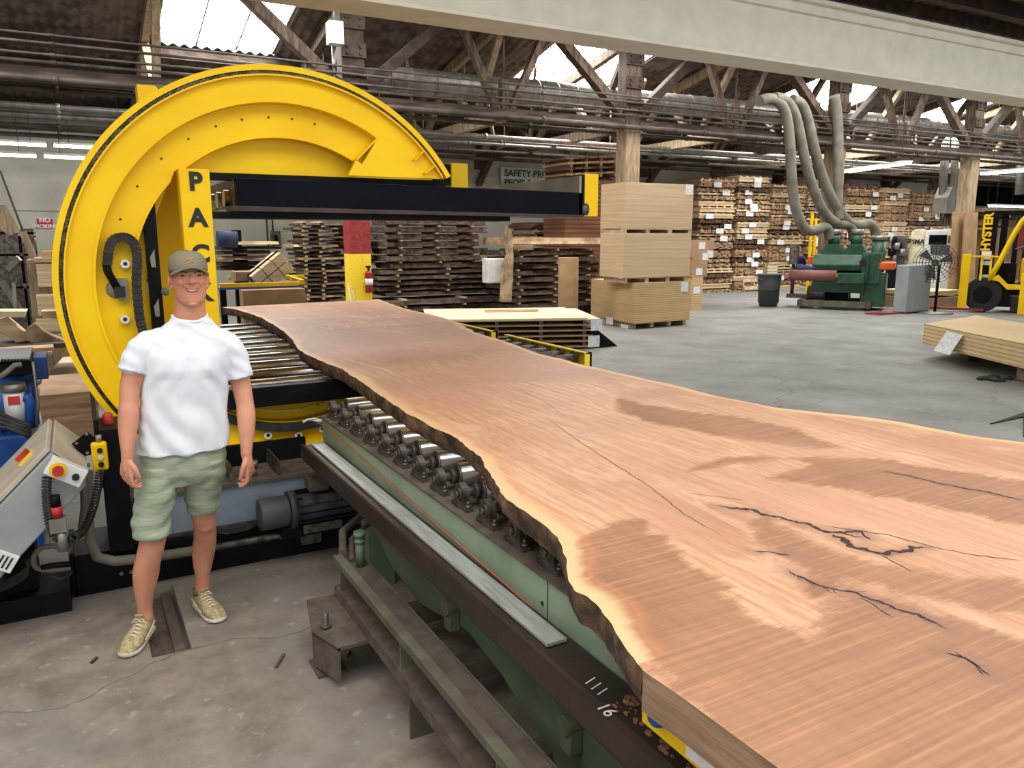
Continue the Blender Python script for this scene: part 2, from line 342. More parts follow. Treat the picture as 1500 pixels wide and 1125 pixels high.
def build_floor():
    xs = sorted(set([XL, -4, -2, SLOT[0], SLOT[1], 9, 20, 30, XR] + [-1+.5*i for i in range(13)]))
    ys = sorted(set([-8, -3, SLOT[2], SLOT[3], 9, 12, 16, YW] + [-1+.5*i for i in range(17)]))
    vs = [(x, y, 0) for y in ys for x in xs]; n = len(xs); fs = []
    for j in range(len(ys)-1):
        for i in range(n-1):
            if abs(xs[i]-SLOT[0]) < 1e-6 and ys[j] >= SLOT[2]-1e-6 and ys[j+1] <= SLOT[3]+1e-6: continue
            fs.append((j*n+i, j*n+i+1, (j+1)*n+i+1, (j+1)*n+i))
    mb = MB(); mb.add(vs, fs)
    x0, x1, y0, y1 = SLOT; d = -.07
    mb.add([(x0,y0,0),(x1,y0,0),(x1,y1,0),(x0,y1,0),(x0,y0,d),(x1,y0,d),(x1,y1,d),(x0,y1,d)], [(0,1,5,4),(1,2,6,5),(2,3,7,6),(3,0,4,7),(4,5,6,7)])
    o = mb.build('floor', floor_mat(), fix=False); me = o.data
    a = me.attributes.new('dirt', 'FLOAT', 'POINT')
    for i, v in enumerate(me.vertices):
        x, y = v.co.x, v.co.y
        near = max(0, 1 - max(0, x-1.4)/1.5) * max(0, 1 - max(0, y-5.0)/1.5)
        a.data[i].value = .60*near
    return struct(o)
build_floor()
mb = MB(); gv = [(.168+.098*i/8, 3.785+.8*j/50, -.062+.014*noise.noise(Vector((i*.5, j*.4, 0)))) for j in range(51) for i in range(9)]
mb.add(gv, [(j*9+i, j*9+i+1, (j+1)*9+i+1, (j+1)*9+i) for j in range(50) for i in range(8)], True)
tag(mb.build('slot_debris', M['dust'], fix=False), 'brown grit and sawdust lying in the narrow floor slot', 'debris', kind='stuff')
tag(MB().box(.27, .325, 3.8, 4.58, -.07, -.035).build('timber_strip', M['dust'], bevel=.006), 'dusty timber strip lying in the floor slot between the shoes', 'timber')
# far wall with the dark windows at the right
def wall():
    mb = MB(); gx0, gx1, gz0, gz1 = 37.2, 43.5, 3.35, 4.45
    mb.box(XL, gx0, YW, YW+.25, 0, ZW); mb.box(gx0, gx1, YW, YW+.25, 0, gz0); mb.box(gx0, gx1, YW, YW+.25, gz1, ZW); mb.box(gx1, XR, YW, YW+.25, 0, ZW)
    struct(mb.build('wall_far', M['white_wall']))
    w = struct(MB().box(gx0, gx1, YW+.12, YW+.15, gz0, gz1).build('window_5', M['black_gloss']))
    for x in (39.3, 41.4): MB().box(x-.03, x+.03, YW+.02, YW+.11, gz0, gz1).build('mullion', M['dull_steel'], w)
    struct(MB().box(XL-.25, XL, -8, YW, 0, 7).build('wall_left', M['white_wall']))
    struct(MB().box(XR, XR+.25, -8, YW, 0, 7).build('wall_right', M['white_wall']))
    struct(MB().box(XL, XR, YW-.03, YW, 2.55, 2.6).build('trim_1', M['white_wall']))
wall()
SKY = [(1.9, 4.3), (10.2, 13.1), (18.6, 21.7), (25.0, 27.6), (33, 35.5)]
def corr(mb, x0, x1, ya, yb):
    n = max(2, int((x1-x0)/.03)); vs = []
    for y in (ya, yb):
        z = roof_z(y)
        vs += [(x0+(x1-x0)*i/n, y, z+.028*math.sin((x0+(x1-x0)*i/n)*2*PI/.22)) for i in range(n+1)]
    mb.add(vs, [(i, i+1, n+2+i, n+1+i) for i in range(n)], True)
mb = MB()
corr(mb, XL, XR, 18.5, YW+.3); corr(mb, XL, XR, YR, 15.95)
xs = [XL] + [v for s in SKY for v in s] + [XR]
for i in range(0, len(xs), 2): corr(mb, xs[i], xs[i+1], 15.95, 18.5)
SOUTH_ADDED = [(-5, 0), (2, 6), (8.5, 12.5), (15, 19.5), (22, 27), (30, 35)]  # unseen roof panes, added to brighten the middle of the hall
corr(mb, XL, XR, YR, 14.4); corr(mb, XL, XR, 10.6, 4.5)
xs = [XL] + [v for s in SOUTH_ADDED for v in s] + [XR]
for i in range(0, len(xs), 2): corr(mb, xs[i], xs[i+1], 14.4, 10.6)
NEAR_ADDED = [(-9, -4.5), (-3.2, 2.6), (3.6, 9.5), (10.5, 16.5)]  # unseen roof panes, added to light the foreground from above
corr(mb, XL, XR, 4.5, 3.2); corr(mb, XL, XR, -1.8, -8)
xs = [XL] + [v for s in NEAR_ADDED for v in s] + [XR]
for i in range(0, len(xs), 2): corr(mb, xs[i], xs[i+1], 3.2, -1.8)
struct(mb.build('ceiling', M['roof'], fix=False))
pane = emi('daylit_roof_pane', (1, .99, .96, 1), SKYLIGHT_POWER)
added_near_pane = emi('added_near_light_pane', (1, .985, .95, 1), 4.6)
added_south_pane = emi('added_south_light_pane', (1, .985, .95, 1), 8.0)
k = 0
for (spans, ya, yb, pm_) in ((SKY, 15.95, 18.5, pane), (SOUTH_ADDED, 14.4, 10.6, added_south_pane), (NEAR_ADDED, 3.2, -1.8, added_near_pane)):
    for a, b in spans:
        k += 1 if k != 4 else 2     # window_5 is the dark one in the far wall
        za, zb = roof_z(ya)+.12, roof_z(yb)+.12
        mb = MB(); mb.add([(a, ya, za), (b, ya, za), (b, yb, zb), (a, yb, zb)], [(0,1,2,3)])
        w = struct(mb.build('window_%d' % k, pm_, fix=False))  # those of the south and near spans are added, unseen light panes
        bars = MB(); n = 3
        for i in range(n+1):
            x = a+(b-a)*i/n; bars.bar((x, ya, za-.05), (x, yb, zb-.05), .03 if 0 < i < n else .08, .09)
        for t in ((.45, .8) if ya > 10 else (.2, .4, .6, .8)):
            y = ya+(yb-ya)*t; bars.bar((a, y, roof_z(y)+.07), (b, y, roof_z(y)+.07), .03, .05)
        bars.build('glazing_bars', M['galv'], w)
# purlins under the roof
k = 1
for y in [15.75, 18.62, 19.7, 20.8, 21.9] + [14.5, 10.5] + [9.4-1.1*i for i in range(5)]:
    k += 1; z = roof_z(y)-.13
    struct(MB().box(XL, XR, y-.05, y+.05, z-.11, z+.09).build('trim_%d' % k, M['timber_dk']))
# timber columns of the ridge row
COLX = [-8.1, -1.6, 4.955, 11.52, 18.56, 24.76, 31.3]
NM = ['at the far left', 'behind the big yellow wheel', 'seen above the yellow wheel, painted red and yellow at its foot', 'rising behind the tall plywood stack', 'behind the four grey dust hoses', 'behind the forklift mast and brown cardboard', 'beyond the forklift at the far right']
for i, x in enumerate(COLX):
    if i < 2: continue
    r = thing('timber_column', (x, YR, 0), 'thick square timber roof column ' + NM[i], 'column', 'timber columns of the ridge row')
    lo = M['timber_lt'] if i > 2 else M['timber']
    MB().box(x-.2, x+.2, YR-.2, YR+.2, 0, 4.38).build('lower_post', lo, r, bevel=.015)
    MB().box(x-.22, x+.22, YR-.17, YR+.17, 4.38, 6.3).build('upper_post', M['timber'] if i > 2 else M['timber_dk'], r, bevel=.015)
    for z in (4.85, 5.35, 5.85):
        p = MB(); p.box(x-.24, x+.24, YR-.215, YR-.17, z-.13, z+.13)
        for dx in (-.13, .13):
            for dz in (-.06, .06): p.cyl((x+dx, YR-.215, z+dz), (x+dx, YR-.25, z+dz), .028, n=8)
        p.build('bolted_plate', M['timber_dk'], r)
    if i == 2:
        za, zb = at(520, 372, y=YR-.2).z, at(520, 300, y=YR-.2).z
        MB().box(x-.206, x+.206, YR-.206, YR+.206, .02, za).build('yellow_band', M['yellow_worn'], r)
        MB().box(x-.206, x+.206, YR-.206, YR+.206, za, zb).build('red_band', pm('faded_red_band', sr(150,40,44), .6, c2=sr(120,30,34), scale=14), r)
    # V struts springing from the column
    for s in (-1, 1):
        MB().bar((x+s*.26, YR, 4.72), (x+s*2.15, YR, 6.32), .2, .24, up=(0,1,0)).build('strut', M['timber'] if s < 0 else M['timber_dk'], r, bevel=.012)
# bottom and top chords along the ridge row
struct(MB().box(XL, XR, YR-.16, YR-.02, 4.36, 4.56).box(XL, XR, YR+.04, YR+.16, 4.36, 4.56).build('trim_20', M['timber_h']))
struct(MB().box(XL, XR, YR-.14, YR+.14, 6.18, 6.42).build('trim_21', M['timber_h']))
for i in range(0, 6):
    xm = 8.24+6.56*i; w = MB()
    w.bar((xm, YR-.0, 4.4), (xm, YR-.0, 5.15), .16, .16, up=(0,1,0))
    w.bar((xm-1.0, YR, 6.2), (xm-.15, YR, 4.5), .14, .16, up=(0,1,0)); w.bar((xm+1.0, YR, 6.2), (xm+.15, YR, 4.5), .14, .16, up=(0,1,0))
    w.cyl((xm, YR, 5.1), (xm, YR, 6.3), .022, n=8)
    struct(w.build('trim_%d' % (24+i), M['timber']))
# trusses running from the ridge row to the far wall
k = 30
for i in range(-1, 10):
    x = 4.955+3.29*i; w = MB(); k += 1; zb = 4.42
    lt = i % 2 == 1
    w.bar((x, YR, zb), (x, YW, 4.36), .16, .22); w.bar((x, YR, 6.32), (x, YW, 4.75), .14, .2)
    ys = [YR, 16.6, 18.0, 19.4, 20.8, 22.2, YW]
    for j in range(len(ys)-1):
        a, b = ys[j], ys[j+1]; za = zb if j % 2 else roof_z(a)-.22; zc = roof_z(b)-.22 if j % 2 else zb
        w.bar((x, a, za), (x, b, zc), .12, .14, up=(1,0,0))
    for y in (17.3, 19.8): w.cyl((x+.1, y, zb), (x+.1, y, roof_z(y)-.15), .018, n=6)
    w.bar((x, YW-.05, 3.55), (x, YW-.9, 4.3), .16, .18, up=(1,0,0)); w.box(x-.14, x+.14, YW-.35, YW, 4.0, 4.3)
    struct(w.build('trim_%d' % k, M['timber_lt'] if lt else M['timber']))
for i in range(0, 12):          # light scissor struts in the bays
    x = 4.955+1.64+3.29*i; w = MB(); k += 1
    w.bar((x-.9, 17.6, 5.7), (x+.25, 19.2, 4.35), .07, .12); w.bar((x+.2, 17.0, 5.9), (x+1.2, 19.0, 4.5), .06, .1)
    w.cyl((x, 18.2, 4.2), (x, 18.2, 5.7), .02, n=6)
    struct(w.build('trim_%d' % k, M['timber_lt']))
# pipes and conduits slung along the ridge row
PN = [('a', 14.94, 4.62, .03), ('b', 14.86, 4.72, .022), ('c', 15.5, 4.3, .045), ('d', 14.9, 5.02, .02), ('e', 14.93, 4.9, .025), ('f', 17.6, 4.3, .06), ('g', 18.5, 4.25, .05), ('h', 19.7, 4.2, .045), ('i', 21.6, 4.2, .05), ('j', 16.8, 4.1, .03), ('k', 22.4, 4.45, .06), ('l', 14.9, 4.36, .055)]
PL = ['on top of the ridge row chord', 'second above the ridge row chord', 'slung under the ridge row chord', 'highest on the ridge row', 'just below the highest on the ridge row', 'in the first bay behind the ridge row', 'in the second bay behind the ridge row', 'in the third bay behind the ridge row', 'near the far wall under the roof', 'thin and low behind the ridge row', 'closest to the far wall top', 'thick against the chord on its near side']
for (a, y, z, r), l in zip(PN, PL):
    p = MB().cyl((XL+.1, y, z), (XR-.1, y, z), r, n=8)
    for q in range(12): p.cyl((XL+3+4.5*q, y, z), (XL+3+4.5*q+.08, y, z), r*1.35, n=8)
    tag(p.build('conduit_pipe', M['pipe'] if a not in 'fg' else M['galv']), 'long straight overhead pipe running ' + l, 'pipe', 'overhead pipes')
# the big duct
r = thing('dust_duct', (6, 16.05, 5.1), 'big round galvanised dust duct running under the roof behind the columns', 'duct')
d = MB(); X0, X1, Z0, Z1 = 6.0, 40.0, 5.09, 5.45
d.cyl((X0, 16.05, Z0), (X1, 16.05, Z1), .26, n=24)
for q in range(70):
    x = X0+.5*q; z = Z0+(Z1-Z0)*(x-X0)/(X1-X0); d.cyl((x, 16.05, z), (x+.03, 16.05, z), .268, n=24)
d.build('duct_pipe', M['galv'], r)
MB().cyl((4.9, 16.05, 4.95), (6.0, 16.05, 5.09), .13, .26, n=24).build('reducer', M['galv'], r)
MB().cyl((3.9, 16.05, 4.86), (4.9, 16.05, 4.95), .13, n=20).build('thin_end', M['galv'], r)
# crane bridge beam
r = thing('crane_beam', (2, 5.85, 3.57), 'long cream painted steel crane bridge beam across the top of the view', 'crane beam')
MB().box(-4, 20, 5.68, 6.06, 3.57, 3.605).build('bottom_flange', M['cream'], r, bevel=.005)
MB().box(-4, 20, 5.80, 5.94, 3.605, 4.17).build('web', M['cream'], r)
MB().box(-4, 20, 5.70, 6.04, 4.17, 4.21).build('top_flange', M['cream'], r, bevel=.005)
MB().box(-4, 20, 5.76, 5.80, 4.08, 4.17).build('rail_angle', M['cream'], r, bevel=.005)
# box on the column above the wheel
p = at(490, 50, y=14.85)
b = MB().box(p.x-.13, p.x+.13, 14.7, 14.95, p.z-.19, p.z+.2); 
r = thing('electrical_box', (p.x, 14.9, p.z), 'pale blue-grey electrical box on the dark column above the yellow wheel', 'electrical box')
b.build('box_body', M['silverbox'], r, bevel=.01); MB().cyl((p.x, 14.97, p.z-.9), (p.x, 14.97, p.z-.19), .03, n=8).build('conduit', M['galv'], r); MB().cyl((p.x+.05, 14.97, p.z+.2), (p.x+.05, 14.97, 6.2), .025, n=8).build('conduit', M['galv'], r)
# fluorescent fixtures
tube_m = emi('lit_fluorescent_tube', (1, 1, .98, 1), TUBE_POWER)
def fixture(a, b, label, w=.22, tubes=2):
    a = Vector(a); b = Vector(b); c = (a+b)/2
    r = thing('fluorescent_light', c, label, 'light', 'fluorescent light fixtures')
    d = (b-a).normalized(); s = d.cross(Vector((0,0,1))); up = Vector((0,0,.05))
    MB().bar(a+up, b+up, w, .05).build('housing', M['white_plastic'], r)
    for k in range(tubes):
        o = s*(w*.28)*(1 if k else -1) if tubes > 1 else Vector()
        MB().cyl(a+o, b+o, .026, n=10).build('tube', tube_m, r)
    for q in (a+d*.3, b-d*.3): MB().cyl(q+up, (q.x, q.y, roof_z(q.y)-.03), .008, n=6).build('hanger', M['pipe'], r)
for x0, x1, y, z, l in ((-4, -.25, 21.2, 3.95, 'lit twin-tube light at far left, the upper long one over the shelves'), (-.1, 1.9, 21.2, 3.95, 'lit twin-tube light touching the left edge of the yellow wheel, upper one'),
                        (-4, -.45, 20.2, 3.62, 'lit twin-tube light at far left, the lower long one'), (-.3, 1.5, 20.2, 3.62, 'lit twin-tube light touching the left edge of the yellow wheel, lower one')):
    fixture((x0, y, z), (x1, y, z), l)
a = at(1240, 252, z=3.9); b = at(1330, 239, z=3.9); fixture(a, b, 'long lit tube light slanting above the lumber wall behind the hoses', .3)
a = at(1440, 255, z=3.75); b = at(1500, 250, z=3.75); b = a+(b-a)*1.6; fixture(a, b, 'lit tube light right of the big column, over the forklift', .3)
a = at(1452, 302, z=3.0); b = a+Vector((6, 0, 0)); fixture(a, b, 'low lit tube light just above the forklift mast', .3)
# wall things: sign, banner, switch box
def wallp(px, py): return at(px, py, y=YW-.02)
def sign(px0, py0, px1, py1, name, label, cat, mat, lines, tm, h, bold=0):
    a = wallp(px0, py1); b = wallp(px1, py0); c = (a+b)/2
    r = thing(name, (c.x, YW-.03, c.z), label, cat)
    MB().box(a.x, b.x, YW-.03, YW-.01, a.z, b.z).build('panel', mat, r)
    for t, dx, dz, sz in lines: text(t, 'lettering', tm, r, (c.x+dx, YW-.035, c.z+dz), sz, bold=bold)
    return r
sign(55, 321, 77, 334, 'warning_sign', 'small red no smoking sign on the far wall left of the wheel', 'sign', M['red'], [('NO', 0, .08, .15), ('SMOKING', 0, -.07, .13)], M['paper'], .1, .004)
a, b = wallp(732, 246), wallp(812, 270)
r = thing('banner', ((a.x+b.x)/2, YW-.1, a.z), 'pale wall banner with green safety lettering above the black arm', 'banner')
MB().box(a.x, b.x+2.2, YW-.1, YW-.08, a.z-.62, a.z+.02).build('banner_sheet', M['banner'], r)
text('SAFETY PROTECTS', 'lettering', M['sign_green'], r, (a.x+.12, YW-.11, a.z-.16), .3, bold=.008, align='LEFT')
text('PEOPLE', 'lettering', M['sign_green'], r, (a.x+.12, YW-.11, a.z-.46), .3, bold=.008, align='LEFT')
p = wallp(403, 349)
r = thing('switch_box', (p.x, YW-.1, p.z), 'grey electrical switch box on the far wall under the black arm', 'switch box')
MB().box(p.x-.13, p.x+.13, YW-.14, YW-.03, p.z-.2, p.z+.2).build('box_body', M['dull_steel'], r, bevel=.01)
MB().cyl((p.x-.06, YW-.07, p.z+.2), (p.x-.06, YW-.07, 4.3), .02, n=8).build('conduit', M['pipe'], r); MB().cyl((p.x-.22, YW-.07, p.z-.3), (p.x-.22, YW-.07, 4.3), .02, n=8).build('conduit', M['pipe'], r)
MB().box(p.x-.05, p.x+.05, YW-.16, YW-.14, p.z-.08, p.z+.08).build('handle', M['black'], r)
# ================================================================== THE GREAT SLAB
ZT, ZB = 1.09, 1.0
LE = [(1.561,10.107),(1.657,9.743),(1.7,9.148),(1.724,8.541),(1.687,7.891),(1.635,7.158),(1.55,6.513),(1.465,6.017),(1.456,5.625),(1.468,5.232),(1.491,4.995),(1.452,4.458),(1.41,3.954),(1.378,3.555),(1.372,3.267),(1.392,2.973),(1.341,2.675),(1.269,2.438),(1.213,2.265),(1.186,2.122),(1.188,1.978),(1.162,1.819),(1.105,1.683),(1.032,1.561),(1.008,1.503),(1.018,1.468),(1.01,1.391),(.987,1.314),(.95,1.201),(.932,1.133),(.938,1.024),(.945,.5),(.95,-.4)]
RE = [(3.651,10.35),(3.5,9.3),(3.431,8.658),(3.448,8.088),(3.377,7.238),(3.133,6.326),(3.104,5.85),(2.978,4.973),(2.978,4.36),(2.982,4.017),(3.024,3.534),(3.021,3.08),(3.067,2.742),(3.238,2.471),(3.341,2.251),(3.368,1.942),(3.457,1.761),(3.55,1.3),(3.6,.4),(3.6,-.4)]
LE = LE[::-1]; RE = RE[::-1]
def interp(P, y):
    if y <= P[0][1]: return P[0][0]
    for (xa, ya), (xb, yb) in zip(P, P[1:]):
        if ya <= y <= yb: return xa + (xb-xa)*(y-ya)/max(1e-9, yb-ya)
    return P[-1][0]
def frag(x, seed=0): return noise.noise(Vector((x, seed, .3)))
def edge_l(v):       # v: 0 near .. 1 far, each edge keeps its own length
    y = -.4 + v*(10.107+.4); return interp(LE, y) + (.012*frag(y*6, 1)+.006*frag(y*19, 2))*(y > 1.15), y
def edge_r(v):
    y = -.4 + v*(10.35+.4); return interp(RE, y) + .02*frag(y*4, 5)+.006*frag(y*17, 6), y
def seg_d(px, py, ax, ay, bx, by):
    dx, dy = bx-ax, by-ay; t = max(0, min(1, ((px-ax)*dx+(py-ay)*dy)/(dx*dx+dy*dy+1e-12))); return math.hypot(px-ax-dx*t, py-ay-dy*t)
def poly_sd(p, P):
    ins = False; d = 9; n = len(P)
    for i in range(n):
        ax, ay = P[i]; bx, by = P[(i+1) % n]; d = min(d, seg_d(p[0], p[1], ax, ay, bx, by))
        if (ay > p[1]) != (by > p[1]) and p[0] < (bx-ax)*(p[1]-ay)/(by-ay)+ax: ins = not ins
    return d if ins else -d
def S(pts): return [tuple(at(px, py, z=ZT)[:2]) for px, py in pts]
DARK = [S([(836,792),(862,775),(905,757),(940,762),(975,792),(1015,822),(1062,842),(1084,880),(1100,905),(1150,918),(1186,932),(1192,890),(1238,862),(1290,872),(1400,900),(1499,935),(1800,1010),(1800,1400),(1110,1400),(1010,1040),(955,985),(905,918),(868,868),(845,830)]),
        S([(1120,745),(1150,775),(1210,800),(1290,825),(1400,840),(1499,850),(1750,900),(1750,985),(1499,905),(1360,880),(1240,848),(1195,880),(1170,852),(1190,840),(1120,800),(1095,775)]),
        S([(1005,692),(1060,668),(1130,668),(1190,680),(1120,700),(1200,712),(1330,735),(1460,762),(1600,790),(1600,725),(1499,702),(1400,690),(1290,672),(1180,668)]),
        S([(905,583),(990,600),(1080,610),(1160,625),(1230,655),(1180,660),(1060,640),(960,622),(900,600)])]
PINK = [
        S([(640,474),(695,489),(740,505),(700,520),(560,527),(470,524),(440,512),(500,508),(560,500)]),
        S([(760,520),(860,540),(880,556),(800,560),(700,555),(640,545),(690,530)]),
        S([(560,575),(650,560),(760,565),(800,580),(720,590),(660,602),(590,590)]),
        S([(1075,640),(1150,650),(1280,668),(1230,672),(1120,662)]), S([(420,480),(560,487),(700,497),(600,512),(430,505)]), S([(1030,690),(1120,705),(1300,738),(1700,810),(1700,850),(1330,790),(1180,758),(1060,728)])]
CR = [([(800,612),(850,648),(905,683),(955,715),(1000,752),(1060,786)], .0022), ([(1005,723),(1050,727),(1090,733)], .002),
      ([(1052,741),(1100,748),(1150,760),(1200,775),(1235,782),(1262,787)], .010), ([(1222,783),(1250,800),(1283,810),(1320,809),(1357,801)], .014), ([(1235,780),(1262,778),(1275,790)], .006),
      ([(1200,770),(1300,783),(1360,800),(1420,812),(1499,822)], .003), ([(1290,812),(1310,824),(1338,838)], .0025),
      ([(1105,808),(1130,809),(1157,814)], .0035), ([(1153,836),(1200,858),(1230,866),(1255,868),(1290,882),(1310,893),(1345,900),(1388,922)], .005),
      ([(1292,690),(1330,697),(1375,708),(1420,716),(1460,724),(1499,733)], .006), ([(1385,957),(1415,964),(1450,990)], .004), ([(1398,955),(1430,975),(1440,990)], .002),
      ([(720,497),(780,520)], .002), ([(1260,875),(1300,900),(1310,905)], .002), ([(760,570),(800,590),(830,612)], .002), ([(690,512),(715,520)], .002)]
def slab_mat():
    m = bpy.data.materials.new('slab_heartwood'); m.use_nodes = True; nt = m.node_tree; B = nt.nodes['Principled BSDF']; L = nt.links.new
    tc = nd(nt, 'ShaderNodeTexCoord')
    def mp(sc, src=None):
        q = nd(nt, 'ShaderNodeMapping'); q.inputs['Scale'].default_value = sc; L(src or tc.outputs['Object'], q.inputs[0]); return q.outputs[0]
    def nz(vec, s, d=5, r=.5, dist=0):
        q = nd(nt, 'ShaderNodeTexNoise'); q.inputs['Scale'].default_value = s; q.inputs['Detail'].default_value = d; q.inputs['Roughness'].default_value = r; q.inputs['Distortion'].default_value = dist; L(vec, q.inputs[0]); return q.outputs[0]
    def rng(v, a, b, c=0, d=1):
        q = nd(nt, 'ShaderNodeMapRange'); q.inputs[1].default_value = a; q.inputs[2].default_value = b; q.inputs[3].default_value = c; q.inputs[4].default_value = d; L(v, q.inputs[0]); return q.outputs[0]
    def mix(f, a, b):
        q = nd(nt, 'ShaderNodeMix', data_type='RGBA')
        for s_, v in ((q.inputs[0], f), (q.inputs[6], a), (q.inputs[7], b)):
            if hasattr(v, 'default_value'): L(v, s_)
            else: s_.default_value = v
        return q.outputs[2]
    def ma(op, a, b):
        q = nd(nt, 'ShaderNodeMath', operation=op)
        for s_, v in ((q.inputs[0], a), (q.inputs[1], b)):
            if hasattr(v, 'default_value'): L(v, s_)
            else: s_.default_value = v
        return q.outputs[0]
    def at_(n): return nd(nt, 'ShaderNodeAttribute', attribute_name=n).outputs['Fac']
    warp = nz(mp((1.0, .35, 1)), 1.1, 3, .5, .6)
    # growth rings: bands of a warped field that follow the length of the slab
    gr = nd(nt, 'ShaderNodeTexWave', wave_type='BANDS', bands_direction='X'); gr.inputs['Scale'].default_value = 5.5; gr.inputs['Distortion'].default_value = 7; gr.inputs['Detail'].default_value = 4; gr.inputs['Detail Scale'].default_value = .7; gr.inputs['Detail Roughness'].default_value = .62
    L(mp((1, .12, 1)), gr.inputs[0])
    fine = nz(mp((30, 2.2, 30)), 3.2, 6, .6, .25)
    fig = nz(mp((2.4, .5, 1)), 2.6, 9, .68, 1.6)
    saw = nz(mp((1.5, 46, 20)), 1.6, 6, .65, .1)           # band-saw marks square to the length
    base = mix(rng(warp, .35, .65), sr(206,164,130), sr(178,130,98))
    base = mix(ma('MULTIPLY', rng(gr.outputs[1], .45, 1), .4), base, sr(170,122,92))
    base = mix(ma('MULTIPLY', rng(fine, .44, .66), .6), base, sr(160,110,78)); base = mix(ma('MULTIPLY', rng(fig, .52, .62), .35), base, sr(222,186,154))
    wet = rng(ma('MULTIPLY', rng(nz(mp((.35, 1.6, 1)), 1.3, 6, .6), .48, .66), 1.0), 0, 1, 0, .5)      # damp bands across the slab
    base = mix(wet, base, sr(158,120,98))
    # rough brown fields that were not yet sanded, ragged across the grain
    jag = ma('ADD', at_('dark'), ma('MULTIPLY', ma('SUBTRACT', nz(mp((2.2, 7, 1)), 2.2, 10, .75), .5), .24))
    sanded = rng(jag, -.012, .03)
    dk = mix(rng(nz(mp((1.6, 1.0, 1)), 1.4, 4), .35, .7), sr(162,118,86), sr(134,94,68))
    dk = mix(ma('MULTIPLY', rng(saw, .42, .72), .7), dk, sr(124,84,60))
    dk = mix(ma('MULTIPLY', rng(gr.outputs[1], .5, 1), .12), dk, sr(120,80,56)); dk = mix(ma('MULTIPLY', rng(saw, .44, .34), .5), dk, sr(178,134,98))
    col = mix(sanded, base, dk)
    pk = rng(ma('ADD', at_('pink'), ma('MULTIPLY', ma('SUBTRACT', nz(mp((3, 2, 1)), 2.5, 8, .7), .5), .4)), -.06, .08, 0, .55)
    col = mix(pk, col, sr(184,136,112))
    # pale sapwood along the live edges
    se = ma('ADD', at_('edge'), ma('MULTIPLY', ma('SUBTRACT', nz(mp((1.5, .9, 1)), 2.2, 5), .5), .14))
    col = mix(rng(se, .03, .075, .85, 0), col, sr(216,177,130))
    col = mix(rng(ma('ABSOLUTE', ma('SUBTRACT', se, .085), 0), 0, .03, .3, 0), col, sr(206,132,82))
    kn = nd(nt, 'ShaderNodeTexVoronoi'); kn.inputs['Scale'].default_value = 1.15; L(mp((1.6, .8, 0)), kn.inputs[0])
    col = mix(rng(kn.outputs['Distance'], .0, .05, .5, 0), col, sr(140,86,58))
    # dark stain round the splits
    col = mix(rng(ma('ADD', at_('crk'), ma('MULTIPLY', ma('SUBTRACT', nz(mp((4, 4, 1)), 6, 5), .5), .05)), 0, .045, .55, 0), col, sr(122,90,78))
    L(col, B.inputs['Base Color'])
    L(rng(sanded, 0, 1, .5, .62), B.inputs['Roughness'])
    b = nd(nt, 'ShaderNodeBump'); b.inputs['Strength'].default_value = .12; b.inputs['Distance'].default_value = .004
    L(ma('ADD', saw, ma('MULTIPLY', fine, .5)), b.inputs['Height']); L(b.outputs[0], B.inputs['Normal'])
    return m
